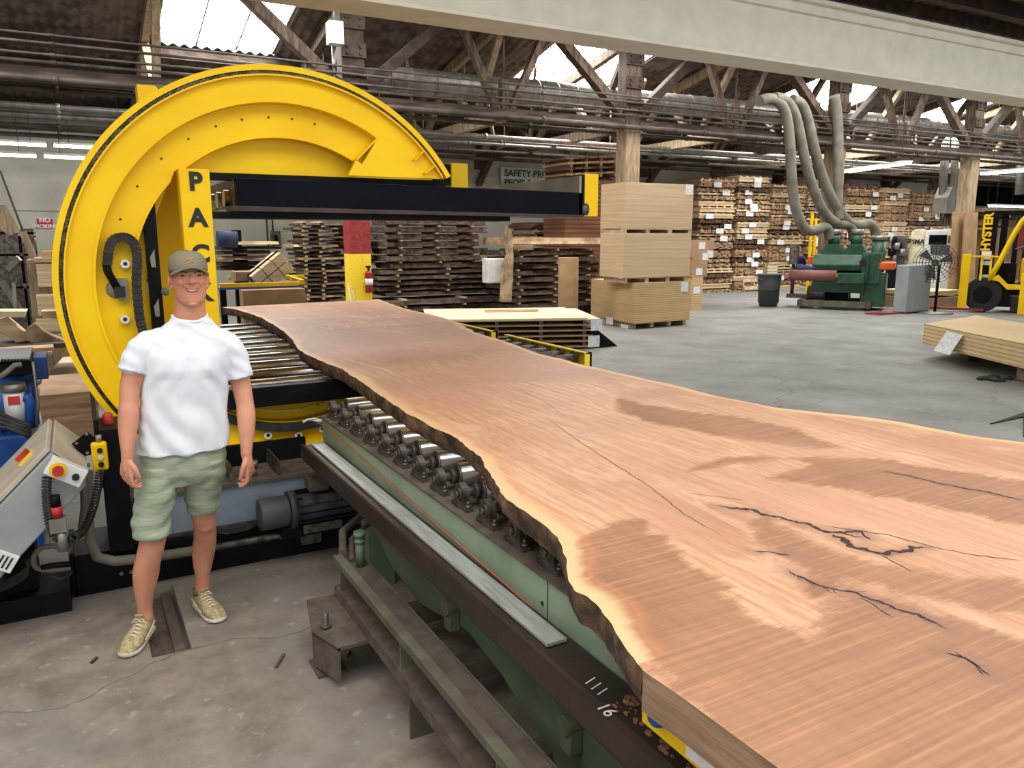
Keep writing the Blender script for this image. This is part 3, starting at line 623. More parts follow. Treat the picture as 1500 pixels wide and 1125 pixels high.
def build_slab():
    vs_ = []; v = 0
    while v < 1:
        vs_.append(v); y = -.4+v*10.5; v += (.012 if y < 3.5 else .03 if y < 6 else .06)/10.5
    vs_.append(1.0); NU = 150; V = []; F = []; ed = []
    for v in vs_:
        (lx, ly), (rx, ry) = edge_l(v), edge_r(v)
        for i in range(NU+1):
            u = i/NU; x = lx+(rx-lx)*u; y = ly+(ry-ly)*u; V.append((x, y, ZT)); ed.append(min(u, 1-u)*(rx-lx) if y > 1.16 or u > .5 else .2+u)
    n = NU+1
    for j in range(len(vs_)-1):
        for i in range(NU): F.append((j*n+i, j*n+i+1, (j+1)*n+i+1, (j+1)*n+i))
    root = thing('live_edge_slab', (2.3, 3, 1.0), 'huge live-edge redwood slab with dark splits lying on the roller bed', 'wood slab')
    # sawn top and underside
    top = MB(); top.add(V, F); nb = len(V)
    LB, RB = [], []
    for v in vs_:
        (lx, ly), (rx, ry) = edge_l(v), edge_r(v); LB.append((lx, ly)); RB.append((rx, ry))
    o = top.build('sawn_face', slab_mat(), root, fix=False); me = o.data
    A1, A2, A3, A4 = [], [], [], []
    bbs = lambda P: (min(p[0] for p in P), max(p[0] for p in P), min(p[1] for p in P), max(p[1] for p in P))
    DB = [(P, bbs(P)) for P in DARK]; PB = [(P, bbs(P)) for P in PINK]; CB = [(S(p), w) for p, w in CR]; CB = [(p, w, bbs(p)) for p, w in CB]
    for i, co in enumerate(V):
        def fld(Q):
            d = -.3
            for P, b in Q:
                if b[0]-.3 < co[0] < b[1]+.3 and b[2]-.3 < co[1] < b[3]+.3: d = max(d, poly_sd(co, P))
            return d
        A1.append(fld(DB)); A2.append(fld(PB)); A3.append(ed[i]); d = .5
        for p, w, b in CB:
            if w > .003 and b[0]-.1 < co[0] < b[1]+.1 and b[2]-.1 < co[1] < b[3]+.1:
                for k in range(len(p)-1): d = min(d, seg_d(co[0], co[1], *p[k], *p[k+1]))
        A4.append(d)
    for nm_, dat in (('dark', A1), ('pink', A2), ('edge', A3), ('crk', A4)):
        me.attributes.new(nm_, 'FLOAT', 'POINT').data.foreach_set('value', dat)
    # waney bark edges, undercut and lumpy
    def bark(E, side, y0):
        rows = []; st = [(0, 1.0), (.25, .75), (.55, .45), (.8, .2), (1, 0)]
        for (x, y) in E:
            if y < y0: continue
            a = frag(y*2.3, 9)*.012; r = []
            for t, h in st:
                bulge = math.sin(t*PI)*(.010+.014*frag(y*7+t*2, 11)) - t*(.02+.02*frag(y*1.7, 13)) + .006*noise.noise(Vector((y*30, t*6, 1)))
                r.append((x - side*bulge*1.0 if side > 0 else x + bulge, y, ZB+(ZT-ZB)*h))
            rows.append(r)
        m = MB(); m.add([p for r in rows for p in r], [(j*5+k, j*5+k+1, (j+1)*5+k+1, (j+1)*5+k) for j in range(len(rows)-1) for k in range(4)], True); return m, rows
    mL, rl = bark(LB, 1, 1.13); mR, rr = bark(RB, -1, -.5)
    mL.build('bark_edge', M['bark'], root); mR.build('bark_edge', M['bark'], root)
    # sawn side, cut ends and underside
    e = MB(); j0 = min(j for j, q in enumerate(LB) if q[1] >= 1.13)
    e.add([(LB[j][0], LB[j][1], z) for j in range(j0+1) for z in (ZT, ZB)], [(2*j, 2*j+1, 2*j+3, 2*j+2) for j in range(j0)])
    e.add([(*LB[0], ZT), (*RB[0], ZT), (*RB[0], ZB), (*LB[0], ZB)], [(0,1,2,3)]); e.add([(*LB[-1], ZT), (*RB[-1], ZT), (*RB[-1], ZB), (*LB[-1], ZB)], [(0,1,2,3)])
    bx = [(r[-1][0], r[-1][1]) for r in rl]
    und = [(LB[j][0], LB[j][1]) for j in range(0, j0, 12)] + bx[::3] + [(RB[j][0]-.02, RB[j][1]) for j in range(len(RB)-1, -1, -12)]
    e.add([(x, y, ZB) for x, y in und], [tuple(range(len(und)))])
    e.build('sawn_edge', woods('grey_brown_sawn_edge', sr(160,130,104), sr(126,98,76), 5, (8, .8, 8)), root, fix=False)
    # splits: flat ragged ribbons on the face, the openings' shade put into their colour
    mc = pm('split_shadow', sr(40,26,20), .9, c2=sr(62,42,32), scale=60)
    for q, (p, w) in enumerate(CR):
        P = S(p); vs = []; n = 0; random.seed(q)
        L = [0]
        for a, b in zip(P, P[1:]): L.append(L[-1]+math.hypot(b[0]-a[0], b[1]-a[1]))
        N = max(8, int(L[-1]/.006)); k = 0
        for i in range(N+1):
            s = L[-1]*i/N
            while k < len(L)-2 and s > L[k+1]: k += 1
            t = (s-L[k])/(L[k+1]-L[k]); x = P[k][0]+(P[k+1][0]-P[k][0])*t; y = P[k][1]+(P[k+1][1]-P[k][1])*t
            dx, dy = P[k+1][0]-P[k][0], P[k+1][1]-P[k][1]; h = math.hypot(dx, dy); nx, ny = -dy/h, dx/h
            j = w*2.4*noise.noise(Vector((s*16, q, 0)))+w*.9*noise.noise(Vector((s*48, q+.4, 3)))+w*.6*noise.noise(Vector((s*110, q+.7, 9)))
            ww = w*(.45+.9*abs(noise.noise(Vector((s*30, q, 5)))))*min(1, 8*i/N+.15, 8*(N-i)/N+.15)
            vs += [(x+nx*(j-ww), y+ny*(j-ww), ZT+.0008), (x+nx*(j+ww), y+ny*(j+ww), ZT+.0008)]
        sp_ = MB().add(vs, [(2*i, 2*i+1, 2*i+3, 2*i+2) for i in range(N)])
        if w > .0034:      # fine checks branching off the wide splits
            for i in range(2, N-2, 4):
                if random.random() < (.75 if 4 <= q != 2 else .4):
                    a = Vector(vs[2*i]); b = Vector(vs[2*i+2]); d = (b-a).normalized(); n_ = Vector((-d.y, d.x, 0)); sg = random.choice((-1, 1)); L_ = random.uniform(.012, .06)
                    e = a+d*L_*random.uniform(.5, 1)+n_*sg*L_*random.uniform(.15, .6); m_ = (a+e)/2+n_*random.uniform(-.004, .004); t = n_*random.uniform(.0006, .0016)
                    sp_.add([a-t, a+t, m_-t*.8, m_+t*.8, e-t*.2, e+t*.2], [(0,1,3,2), (2,3,5,4)])
        sp_.build('split', mc, root, fix=False)
build_slab()
# ================================================================== THE GREEN ROLLER BED
bed = thing('roller_bed', (1.5, 2, 0), 'long pale green steel roller bed carrying the near end of the slab', 'roller conveyor')
YB0, YB1 = -.6, 4.58
side = MB().box(1.235, 1.39, YB0, YB1, .56, .875)
side.build('side_beam', M['green'], bed, bevel=.004)
MB().box(1.225, 1.40, YB0, YB1, .875, .885).build('top_strip', M['dust'], bed)
MB().box(3.05, 3.2, YB0, YB1, .56, .875).build('far_side_beam', M['green'], bed, bevel=.004)
MB().cyl((1.2345, 2.02, .78), (1.233, 2.02, .78), .008, n=10).build('bolt_hole', M['letter'], bed)
MB().box(1.233, 1.2355, 1.985, 1.99, .73, .875).build('seam', M['green_dust'], bed)
# rollers with their bearings
roll = thing('steel_roller', (1.3, 4.48, .94), 'polished steel roller in two black bearings on the green bed', 'roller', 'rollers in a row along the green bed')
MB().cyl((1.36, 4.48, .945), (3.08, 4.48, .945), .053, n=28).build('drum', M['steel'], roll)
MB().ringcyl((1.352, 4.48, .945), (1.362, 4.48, .945), .05, .03, n=20).build('drum_rim', M['dull_steel'], roll)
MB().cyl((1.26, 4.48, .945), (1.36, 4.48, .945), .019, n=14).cyl((1.325, 4.48, .945), (1.345, 4.48, .945), .031, n=14).build('shaft', M['cast'], roll)
for x0 in (1.275, 3.11):
    h = MB(); h.box(x0-.016, x0+.016, 4.48-.068, 4.48+.068, .886, .9)
    pr_ = [(4.48-.046, .9)] + [(4.48-.044*math.cos(a), .944+.044*math.sin(a)) for a in [PI*i/12 for i in range(13)]] + [(4.48+.046, .9)]
    h.prism(pr_, x0-.014, x0+.014, ax='x'); h.cyl((x0-.02, 4.48, .945), (x0+.02, 4.48, .945), .026, n=16).cyl((x0-.03, 4.48, .945), (x0-.018, 4.48, .945), .015, n=12)
    b_ = h.build('bearing_block', M['cast'], roll)
    for dy in (-.056, .056): MB().cyl((x0, 4.48+dy, .9), (x0, 4.48+dy, .912), .013, n=6).cyl((x0, 4.48+dy, .912), (x0, 4.48+dy, .926), .007, n=8).build('bolt', M['dull_steel'], b_)
ON = ['first', 'second', 'third', 'fourth', 'fifth', 'sixth', 'seventh', 'eighth', 'ninth', 'tenth', 'eleventh', 'twelfth', 'thirteenth', 'fourteenth', 'fifteenth']
roll['label'] = 'first steel roller at the far end of the green bed, nearest the wheel'
for k in range(1, 15): dup(roll, (0, -.222*k, 0), ON[k]+' steel roller on the green bed, counted from the wheel end')
# black square tube on its left, with the silver bar lying on it
tb = MB().box(1.095, 1.232, -.6, 4.5, .635, .748)
o = tb.build('square_tube', M['darksteel'], bevel=.014)
tag(o, 'long dark steel square tube bolted along the side of the green bed', 'steel tube')
text('16', 'chalk_number', M['paper'], o, tuple(at(888, 1040, z=.7485)), .055, rot=(0,0,rad(-90)), ext=.0005)
for q in range(3):
    p = at(862+9*q, 1000+8*q, z=.749); MB().bar((p.x-.01, p.y, .7492), (p.x+.03, p.y+.012, .7492), .004, .0006).build('chalk_mark', M['paper'], o)
p0, p1, p2, p3 = at(474, 648, z=.75), at(497, 650, z=.75), at(813, 943, z=.756), at(788, 951, z=.756)
f = MB().bar((1.16, 4.42, .757), (1.165, p2.y+.0, .757), .072, .012)
tag(f.build('flat_bar', M['alu'], bevel=.002), 'flat silver metal bar lying on the dark square tube', 'metal bar')
# red string stretched along the bed
pts = [(1.20, 4.62, .845)] + [(1.229, 4.5-.3*i, .84-.0125*i+.002*math.sin(i)) for i in range(16)]
st = MB().tube(pts, .0032, n=6); tag(st.build('string', pm('red_string', sr(190,104,84), .8)), 'thin faded red string stretched along the side of the green bed', 'string')
tag(MB().tube([(1.14,4.66,.84),(1.18,4.67,.85),(1.24,4.6,.845)], .008, n=6).tube([(1.15,4.62,.86),(1.2,4.64,.86),(1.25,4.6,.85)], .006, n=6).build('cable_ties', M['white_plastic']), 'small bundle of pale wires at the far end of the green bed', 'wires')
# green fish-belly plate and legs under the bed
g1 = [(3.95,.60),(3.95,.42),(3.6,.28),(3.246,.235),(2.727,.34),(2.43,.30),(2.17,.22),(1.99,.15),(1.75,0),(1.25,0),(1.4,.3),(1.8,.50),(2.0,.60)]
g = MB().prism(g1, 1.30, 1.33, ax='x'); g.build('belly_plate', M['green_dk'], bed)
for y in (2.82, 1.9):
    MB().cyl((1.24, y, .41), (1.30, y, .41), .035, n=14).box(1.25, 1.3, y-.03, y+.03, .31, .41).build('pivot_lug', M['green_dust'], bed, bevel=.004)
MB().box(1.3, 1.45, 3.98, 4.1, 0, .56).build('leg', M['green_dk'], bed, bevel=.006)
MB().box(1.34, 1.5, .2, .35, 0, .56).build('leg', M['green_dk'], bed, bevel=.006)
MB().box(3.05, 3.2, 3.9, 4.05, 0, .56).build('leg', M['green_dk'], bed, bevel=.006)
MB().box(3.05, 3.2, .2, .35, 0, .56).build('leg', M['green_dk'], bed, bevel=.006)
# low rail frame on the floor beside the bed
fr = thing('floor_rail_frame', (1.05, 2.5, 0), 'low dusty green steel rail frame on the floor beside the roller bed', 'machine frame')
Y0, Y1 = -.3, 3.62
MB().box(1.0, 1.045, Y0, Y1, .362, .40).build('green_lip', M['green_dust'], fr, bevel=.003)
MB().box(1.045, 1.14, Y0, Y1-.05, .352, .368).build('dusty_flange', M['dust'], fr, bevel=.002)
MB().box(1.14, 1.15, Y0, Y1-.05, .2, .37).build('inner_web', M['green_dust'], fr)
MB().box(.995, 1.14, Y0, Y1-.02, .235, .25).box(.995, 1.005, Y0, Y1-.02, .19, .235).build('lower_flange', M['dust'], fr)
for y in (.6, 1.35, 2.05, 2.62): MB().box(1.0, 1.14, y, y+.012, 0, .235).build('stiffener', M['green_dust'], fr)
for y in (-.2, 1.0, 1.9, 2.72, 3.52): MB().box(1.005, 1.14, y, y+.012, .25, .362).build('upper_stiffener', M['green_dust'], fr)
for y in (3.3, 2.75, 2.1, 1.4): MB().box(1.15, 1.95, y-.05, y+.05, .12, .2).build('cross_member', M['dust'], fr, bevel=.004)
MB().box(1.55, 1.63, Y0, 3.4, .1, .16).build('inner_rail', M['dust'], fr)
a = [at(q[0], q[1], z=.2) for q in ((464, 880), (487, 855), (520, 870), (515, 900), (480, 935))]
MB().prism([(.80,3.30),(.86,3.62),(1.0,3.62),(1.0,3.1),(.86,3.1)], .18, .195, ax='z').prism([(.80,3.3),(.86,3.1),(.87,3.1),(.81,3.3)], 0.03, .19, ax='z').build('foot_bracket', M['dust'], fr)
MB().box(.8, .93, 3.22, 3.38, 0, .014).build('foot_plate', M['dust'], fr)
MB().cyl((.865, 3.3, .0), (.865, 3.3, .27), .013, n=10).cyl((.865, 3.3, .195), (.865, 3.3, .213), .024, n=6).build('levelling_bolt', M['dull_steel'], fr)
MB().cyl((1.10, 3.5, .36), (1.10, 3.5, .52), .022, n=14).cyl((1.10, 3.5, .52), (1.10, 3.5, .545), .03, n=8).cyl((1.10, 3.5, .49), (1.10, 3.5, .505), .028, n=8).build('end_stop_post', M['green_dk'], fr)
c = [(1.05,3.62,.4),(1.12,3.85,.42),(1.3,4.02,.44),(1.55,4.1,.45)]
MB().tube(c, .02, n=8).tube([(x+.03, y-.05, z-.03) for x, y, z in c], .014, n=8).build('bent_arm', M['dust'], fr)
sd = MB(); random.seed(4)
for q in range(520):
    y = random.uniform(-.2, 1.5); x = 1.195+random.uniform(-.07, .035); g = random.random()**2; sd.ball((x, y, .749), .003+.009*g, .004+.012*g, .002+.006*g, n=6, m=4)
tag(sd.build('sawdust_heap', M['sawdust']), 'reddish sawdust spilled along the dark tube under the slab corner', 'sawdust', kind='stuff')
q = at(960, 1045, z=.86)
r = thing('control_box', (1.13, 1.17, .80), 'small yellow control box with a blue knob under the slab corner', 'control box')
MB().box(1.10, 1.16, 1.0, 1.34, .80, .885).build('box_body', M['yellow'], r, bevel=.004)
MB().box(1.0975, 1.10, 1.09, 1.18, .812, .875).build('data_plate', M['paper'], r)
MB().ball((1.088, 1.265, .862), .026, n=14, m=8).build('blue_knob', M['blue'], r)
# yellow outfeed rails beyond the slab
for (x, y0, y1, l) in ((3.71, 7.0, 7.9, 'short yellow channel at the slab edge near the machine, farther one'), (3.69, 5.3, 6.72, 'long yellow channel with sprockets at the right edge of the slab')):
    r = thing('yellow_rail', (x, y0, .9), l, 'machine rail')
    MB().box(x-.01, x+.01, y0, y1, .86, 1.0).box(x-.06, x+.01, y0, y0+.012, .86, 1.0).box(x-.05, x+.01, y0, y1, .99, 1.0).build('channel', M['yellow_worn'], r)
    for k in range(int((y1-y0)/.22)):
        y = y0+.14+.22*k; MB().cyl((x-.35, y, .93), (x-.08, y, .93), .045, n=16).build('roller_end', M['dull_steel'], r); MB().cyl((x-.06, y+.04, .94), (x-.045, y+.04, .94), .055, n=12).build('sprocket', M['cast'], r)
    MB().box(x-.09, x-.03, y0+.05, y0+.11, 0, .86).box(x-.09, x-.03, y1-.11, y1-.05, 0, .86).build('leg', M['black'], r)
# ================================================================== THE YELLOW TURNING WHEEL
CXW, CZW, YF = 1.245, 1.635, 5.2
wh = thing('slab_turner', (CXW, YF, 0), 'giant yellow C-shaped turning wheel of the slab flipping machine', 'turning machine')
TH0, TH1 = 31.5, 325.4
RX0, RZ0, RZ1 = .405, .865, 2.34
def dopen(t, x0=RX0):
    c, s = math.cos(rad(t)), math.sin(rad(t)); d = 99
    if c < 0: d = min(d, (x0-CXW)/c)
    if s > 0: d = min(d, (RZ1-CZW)/s)
    nx, nz_ = -.34, .15; q = nx*c+nz_*s
    if q > 0 and s > 0: d = min(d, (nx*(.60-CXW)+nz_*(2.34-CZW))/q)
    if s < 0: d = min(d, (RZ0-CZW)/s)
    return d
def sector(mb, r0, r1, t0, t1, y0, y1, clip=True, step=1.0, x0=RX0):
    n = max(2, int((t1-t0)/step)); vs = []; ok = []
    for i in range(n+1):
        t = t0+(t1-t0)*i/n; ri = max(r0, dopen(t, x0)) if clip else r0; ri = min(ri, r1-.0005)
        c, s = math.cos(rad(t)), math.sin(rad(t))
        for r in (ri, r1):
            for y in (y0, y1): vs.append((CXW+r*c, y, CZW+r*s))
        ok.append(ri < r1-.001)
    fs = []
    for i in range(n):
        a, b = 4*i, 4*i+4
        if not (ok[i] and ok[i+1]): continue
        fs += [(a, a+2, b+2, b), (a+1, b+1, b+3, a+3), (a, b, b+1, a+1), (a+2, a+3, b+3, b+2)]
    g = [i for i in range(n) if ok[i] and ok[i+1]]
    if g: i0, i1 = g[0], g[-1]+1; fs += [(4*i0, 4*i0+1, 4*i0+3, 4*i0+2), (4*i1, 4*i1+2, 4*i1+3, 4*i1+1)]
    mb.add(vs, fs, False); return mb
def arcpart(name, mat, *a, parent=None, **k):
    o = sector(MB(), *a, **k).build(name, mat, parent or wh); return o
TB, TC = 57, 60
# level C: the deepest plate; level B: a pocket ring; level A: the broad outer web
arcpart('inner_plate', M['yellow'], .40, .94, TC-6, TH1-4, YF+.17, YF+.2)
arcpart('pocket_ring', M['yellow'], .925, 1.15, TB-3, TH1-3, YF+.075, YF+.12)
arcpart('outer_web', M['yellow'], 1.135, 1.29, TB, TH1, YF, YF+.03)
arcpart('outer_web', M['yellow'], .40, 1.29, TH0, TB, YF, YF+.03)
w2 = sector(MB(), .40, .93, TB, TC, YF, YF+.03); w2.build('web_end', M['yellow'], wh)
# walls of the two steps and their thin lips
arcpart('step_wall', M['yellow'], .925, .937, TC-1, TH1-4, YF+.06, YF+.2)
arcpart('step_wall', M['yellow'], 1.130, 1.145, TB, TH1-3, YF-.006, YF+.12)
MB().bar((CXW+1.135*math.cos(rad(TB)), YF+.06, CZW+1.135*math.sin(rad(TB))), (CXW+.93*math.cos(rad(TC)), YF+.06, CZW+.93*math.sin(rad(TC))), .01, .13, up=(0,1,0)).build('pocket_end', M['yellow'], wh)
# rim: inner flange, chain race, outer band
arcpart('rim_flange', M['yellow'], 1.283, 1.293, TH0, TH1, YF-.035, YF+.05)
arcpart('rim_band', M['yellow'], 1.316, 1.35, TH0, TH1, YF-.02, YF+.17)
arcpart('rim_floor', M['yellow'], 1.285, 1.345, TH0, TH1, YF+.03, YF+.05)
ch = MB(); n = 330
for i in range(n):
    t = TH0+3+(TH1-TH0-6)*i/n; c, s = math.cos(rad(t)), math.sin(rad(t)); r = 1.305+(.003 if i % 2 else -.003)
    p = Vector((CXW+r*c, YF+.0, CZW+r*s)); tt = Vector((-s, 0, c))
    ch.cyl(p+Vector((0, -.012, 0)), p+Vector((0, .03, 0)), .011, n=6); ch.bar(p-tt*.010, p+tt*.010, .006, .021, up=(c, 0, s))
o = tag(ch.build('drive_chain', M['cast'], wh), kind='stuff')
# ring outer shell and second ring behind
arcpart('drum_shell', M['yellow'], 1.325, 1.35, TH0+2, TH1-2, YF+.17, YF+.34)
YS = 7.25
arcpart('rear_ring', M['yellow'], 1.0, 1.33, TH0+8, TH1-4, YS, YS+.15)
for t in (60, 95, 125, 160, 200, 230): 
    c, s = math.cos(rad(t)), math.sin(rad(t)); MB().cyl((CXW+1.24*c, YF+.05, CZW+1.24*s), (CXW+1.24*c, YS+.01, CZW+1.24*s), .06, n=14).build('tie_tube', M['yellow'], wh)
MB().box(3.21, 3.38, YS-.3, YS+.1, 2.39, 2.62).box(2.35, 3.22, YS-.02, YS+.06, 2.42, 2.60).build('end_bracket', M['yellow'], wh)
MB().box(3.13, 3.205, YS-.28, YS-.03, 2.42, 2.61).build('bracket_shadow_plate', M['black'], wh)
p = at(214, 138, y=YF+.2); MB().prism([(p.x-.05, p.z-.06), (p.x-.05, p.z+.045), (p.x+.05, p.z+.045), (p.x+.1, p.z-.02)], YF+.15, YF+.3).build('lifting_tab', M['yellow'], wh)
# ribs near the right end of the rim, bolts on the pocket ring, tread lines
for t in (38, 43.5): 
    c, s = math.cos(rad(t)), math.sin(rad(t)); MB().bar((CXW+1.19*c, YF-.02, CZW+1.19*s), (CXW+1.285*c, YF-.02, CZW+1.285*s), .008, .06, up=(0,1,0)).build('rib', M['yellow'], wh)
for t in (78, 86, 94, 103, 112, 122, 133, 145, 157): 
    r = 1.05; MB().cyl((CXW+r*math.cos(rad(t)), YF+.068, CZW+r*math.sin(rad(t))), (CXW+r*math.cos(rad(t)), YF+.08, CZW+r*math.sin(rad(t))), .0065, n=8).build('screw', M['letter'], wh)
# white wheels (cam followers) on the pocket ring
for (t, r) in ((171.2, .975), (190.3, 1.008), (220, 1.0), (250, 1.0), (258.8, 1.017), (270.3, 1.024), (279.7, 1.01), (290, 1.01)):
    c, s = math.cos(rad(t)), math.sin(rad(t)); x, z = CXW+r*c, CZW+r*s
    o = MB().ringcyl((x, YF+.04, z), (x, YF+.075, z), .026, .012).build('guide_wheel', M['white_plastic'], wh)
    MB().cyl((x, YF+.042, z), (x, YF+.075, z), .012, n=12).build('axle', M['letter'], o)
# black energy chain looped over the pocket ring, and its hoses and bracket
def ech(pts, w, name='cable_chain'):
    q = []; m_ = len(pts)
    for k in range(m_-1):
        p0, p1, p2, p3 = [Vector(pts[i]) for i in (max(k-1, 0), k, k+1, min(k+2, m_-1))]
        for j in range(6):
            t = j/6; q.append(tuple(.5*((2*p1)+(p2-p0)*t+(2*p0-5*p1+4*p2-p3)*t*t+(3*p1-p0-3*p2+p3)*t**3)))
    pts = q+[pts[-1]]
    P = [Vector((at(px, py, y=YF+.03).x, YF+.03, at(px, py, y=YF+.03).z)) for px, py in pts]; L = []; m = MB(); body = MB()
    for a, b in zip(P, P[1:]):
        k = max(1, round((b-a).length/.02))
        for i in range(k): L.append((a+(b-a)*i/k, (b-a).normalized()))
    L.append((P[-1], (P[-1]-P[-2]).normalized()))
    for i, (p, d) in enumerate(L[:-1]): m.bar(p, p+(L[i+1][0]-p)*(.86 if i % 2 else 1.0), w*(1 if i % 2 else .93), .07+.006*(i % 2), up=(0,1,0))
    m.build(name, M['rubber'], wh)
ech([(157,388),(159,368),(165,352),(178,347),(190,350),(199,362),(201,385),(200,410),(202,440),(205,468),(214,500),(228,535)], .052)
P = [tuple(at(x, y, y=YF+.0)) for x, y in ((156,386),(158,398),(166,412),(173,424))]
for dx in (-.014, 0, .014): MB().tube([(p[0]+dx, YF+.01+.02*k/3, p[2]) for k, p in enumerate(P)], .009, n=8).build('hose', M['black'], wh)
p = at(173, 424, y=YF+.05)
MB().ball((p.x-.01, YF+.07, p.z), .055, .012, .055).box(p.x, p.x+.05, YF+.035, YF+.075, p.z-.065, p.z+.065).build('hose_flange', M['galv'], wh)
MB().box(p.x-.02, p.x+.035, YF+.02, YF+.04, p.z-.045, p.z+.02).build('hose_socket', M['letter'], wh)
# lower black chain strip
arcpart('lower_cable_chain', M['rubber'], .93, .985, 238, 305, YF+.02, YF+.07)
arcpart('worn_band', M['yellow_worn'], .86, .885, 245, 300, YF+.155, YF+.172)
# black mast and carriage parts left of the post
def wb(px0, py0, px1, py1, ya, yb): a = at(px0, py1, y=ya); b = at(px1, py0, y=ya); return MB().box(a.x, b.x, ya, yb, a.z, b.z)
MB().box(.405, .475, YF+.1, YF+.2, .9, 2.25).build('guide_mast', M['black'], wh)
MB().box(.44, .74, YF+.5, YF+.56, .87, 2.6).build('back_panel', M['yellow'], wh)
for zz, s in ((1.82, 1), (1.52, -1)): MB().prism([(.42, zz), (.45, zz+.05), (.45, zz-.06), (.425, zz-.06)], YF+.08, YF+.1).build('bracket_plate', M['galv'], wh)
MB().cyl((.49, YF+.06, 1.61), (.49, YF+.09, 1.61), .024, n=16).cyl((.49, YF+.05, 1.61), (.49, YF+.06, 1.61), .013, n=12).build('cam_roller', M['dull_steel'], wh)
# warning label on the inner plate
lb = at(223, 418, y=YF+.165); o = MB().box(lb.x-.03, lb.x+.03, YF+.166, YF+.17, lb.z-.045, lb.z+.04).build('warning_label', M['paper'], wh)
MB().box(lb.x-.03, lb.x+.03, YF+.163, YF+.166, lb.z+.022, lb.z+.04).build('red_strip', M['red'], o)
MB().prism([(lb.x-.02, lb.z-.02), (lb.x+.02, lb.z-.02), (lb.x, lb.z+.016)], YF+.163, YF+.166).build('yellow_triangle', M['yellow'], o)
# lettered post
MB().box(.61, .785, YF-.005, YF+.14, .9, 2.345).build('lettered_post', M['yellow'], wh, bevel=.006)
for c_, z in (('P', 2.265), ('A', 2.052), ('C', 1.835), ('K', 1.60), ('A', 1.385)): text(c_, 'letter_'+c_.lower(), M['letter'], wh, (.70, YF-.008, z), .148, bold=.006)
# lower roller table inside the wheel
MB().box(.80, 3.3, YF-.06, YF+.02, .855, .985).build('front_beam', M['black'], wh, bevel=.004)
MB().box(.80, .86, YF, 9.2, .86, .95).build('side_rail', M['black'], wh); MB().box(3.3, 3.36, YF, 9.2, .86, .95).build('side_rail', M['black'], wh)
MB().box(.82, 3.3, YF+.02, YF+.09, .95, .99).build('front_angle', M['dull_steel'], wh)
MB().box(.86, 3.3, YF+.1, 9.2, .84, .86).build('under_tray', M['black'], wh)
for k in range(10):
    y = YF+.2+.40*k; o = MB().cyl((.86, y, .945), (3.3, y, .945), .053, n=24).build('table_roller', M['steel'], wh)
# upper clamp arm with its own rollers
arm = thing('clamp_arm', (2.2, YF, 2.1), 'long glossy black clamping arm reaching out of the yellow wheel', 'machine arm')
MB().prism([(.93, 2.13), (3.5, 2.105), (3.5, 2.275), (.93, 2.30)], YF-.02, YF+.03).build('front_beam', M['black_gloss'], arm, bevel=.004)
MB().prism([(.9, 2.10), (3.5, 2.085), (3.5, 2.106), (.9, 2.131)], YF-.035, YF+.2).build('wear_strip', M['darksteel'], arm)
MB().box(.8, 2.9, YF+.05, YF+.3, 2.055, 2.095).build('under_shadow_bar', M['black'], arm)  # black bar stands in for the shadow under the arm
MB().box(.8, 2.4, YF+.1, YF+.16, 2.29, 2.335).build('gap_shade_bar', M['black'], arm)  # black bar stands in for the shaded gap above the arm
MB().box(3.47, 3.5, YF-.02, 7.3, 2.11, 2.40).build('end_plate', M['galv'], arm)
MB().box(3.49, 3.52, YF-.02, YF+.25, 2.1, 2.41).build('end_cap', M['black'], arm)
MB().box(.93, .96, YF, 7.3, 2.13, 2.3).build('inner_end_plate', M['dull_steel'], arm)
for k in range(2, 8): MB().cyl((.9, YF+.28*k-.3, 2.185), (3.47, YF+.28*k-.3, 2.185), .055, n=20).build('arm_roller', M['steel'], arm)
MB().box(3.53, 3.66, YF+.0, YF+.03, 2.1, 2.42).build('yellow_end_panel', M['yellow'], arm)
MB().cyl((3.5, YF+.02, 2.15), (3.56, YF+.02, 2.15), .05, n=12).build('end_sprocket', M['cast'], arm)
for px in (770, 790): 
    p = at(px, 272, y=6.2); MB().ball((p.x, 6.2, p.z), .045, .045, .035).build('grey_cap', M['galv'], arm)
# machine base
bs = thing('machine_base', (.7, 4.9, 0), 'black steel base of the yellow wheel machine with motor and conduits', 'machine base')
MB().box(-.14, 1.9, 4.67, 5.1, 0, .235).build('base_beam', M['black'], bs, bevel=.004)
MB().box(-.155, -.13, 4.67, 5.1, .0, .25).build('end_plate', M['black'], bs)
MB().box(.045, .17, 4.62, 4.95, .235, .93).build('upright', M['black'], bs, bevel=.004)
MB().box(.03, .05, 4.66, 5.6, .6, .98).build('side_wing', M['black'], bs)
p = [at(a, b, y=4.6) for a, b in ((105,650),(128,632),(148,648),(150,662),(122,668))]
MB().prism([(q.x, q.z) for q in p], 4.59, 4.6).build('black_gusset', M['black'], bs)
for a, b in ((112,650),(127,636),(128,664),(130,683),(137,720),(137,752)): q = at(a, b, y=4.58); MB().cyl((q.x, 4.585, q.z), (q.x, 4.6 if a < 128 else 4.62, q.z), .008, n=10).build('bolt', M['galv'], bs)
for x in (.09, .14): MB().cyl((x, 4.66, .09), (x, 4.672, .09), .011, n=10).build('bolt', M['galv'], bs)
MB().box(.17, 1.9, 4.72, 4.86, .25, .49).build('grey_beam', pm('blue_grey_paint', sr(128,142,156), .5), bs, bevel=.004)
MB().box(.17, 1.9, 4.70, 5.1, .49, .505).build('top_ledge', M['dust'], bs); MB().box(.17, 1.9, 4.70, 4.88, .235, .25).build('low_ledge', M['dull_steel'], bs)
for x in (.72, 1.0, 1.22): MB().box(x-.008, x+.008, 4.74, 5.08, .505, .60).build('divider', M['dull_steel'], bs)
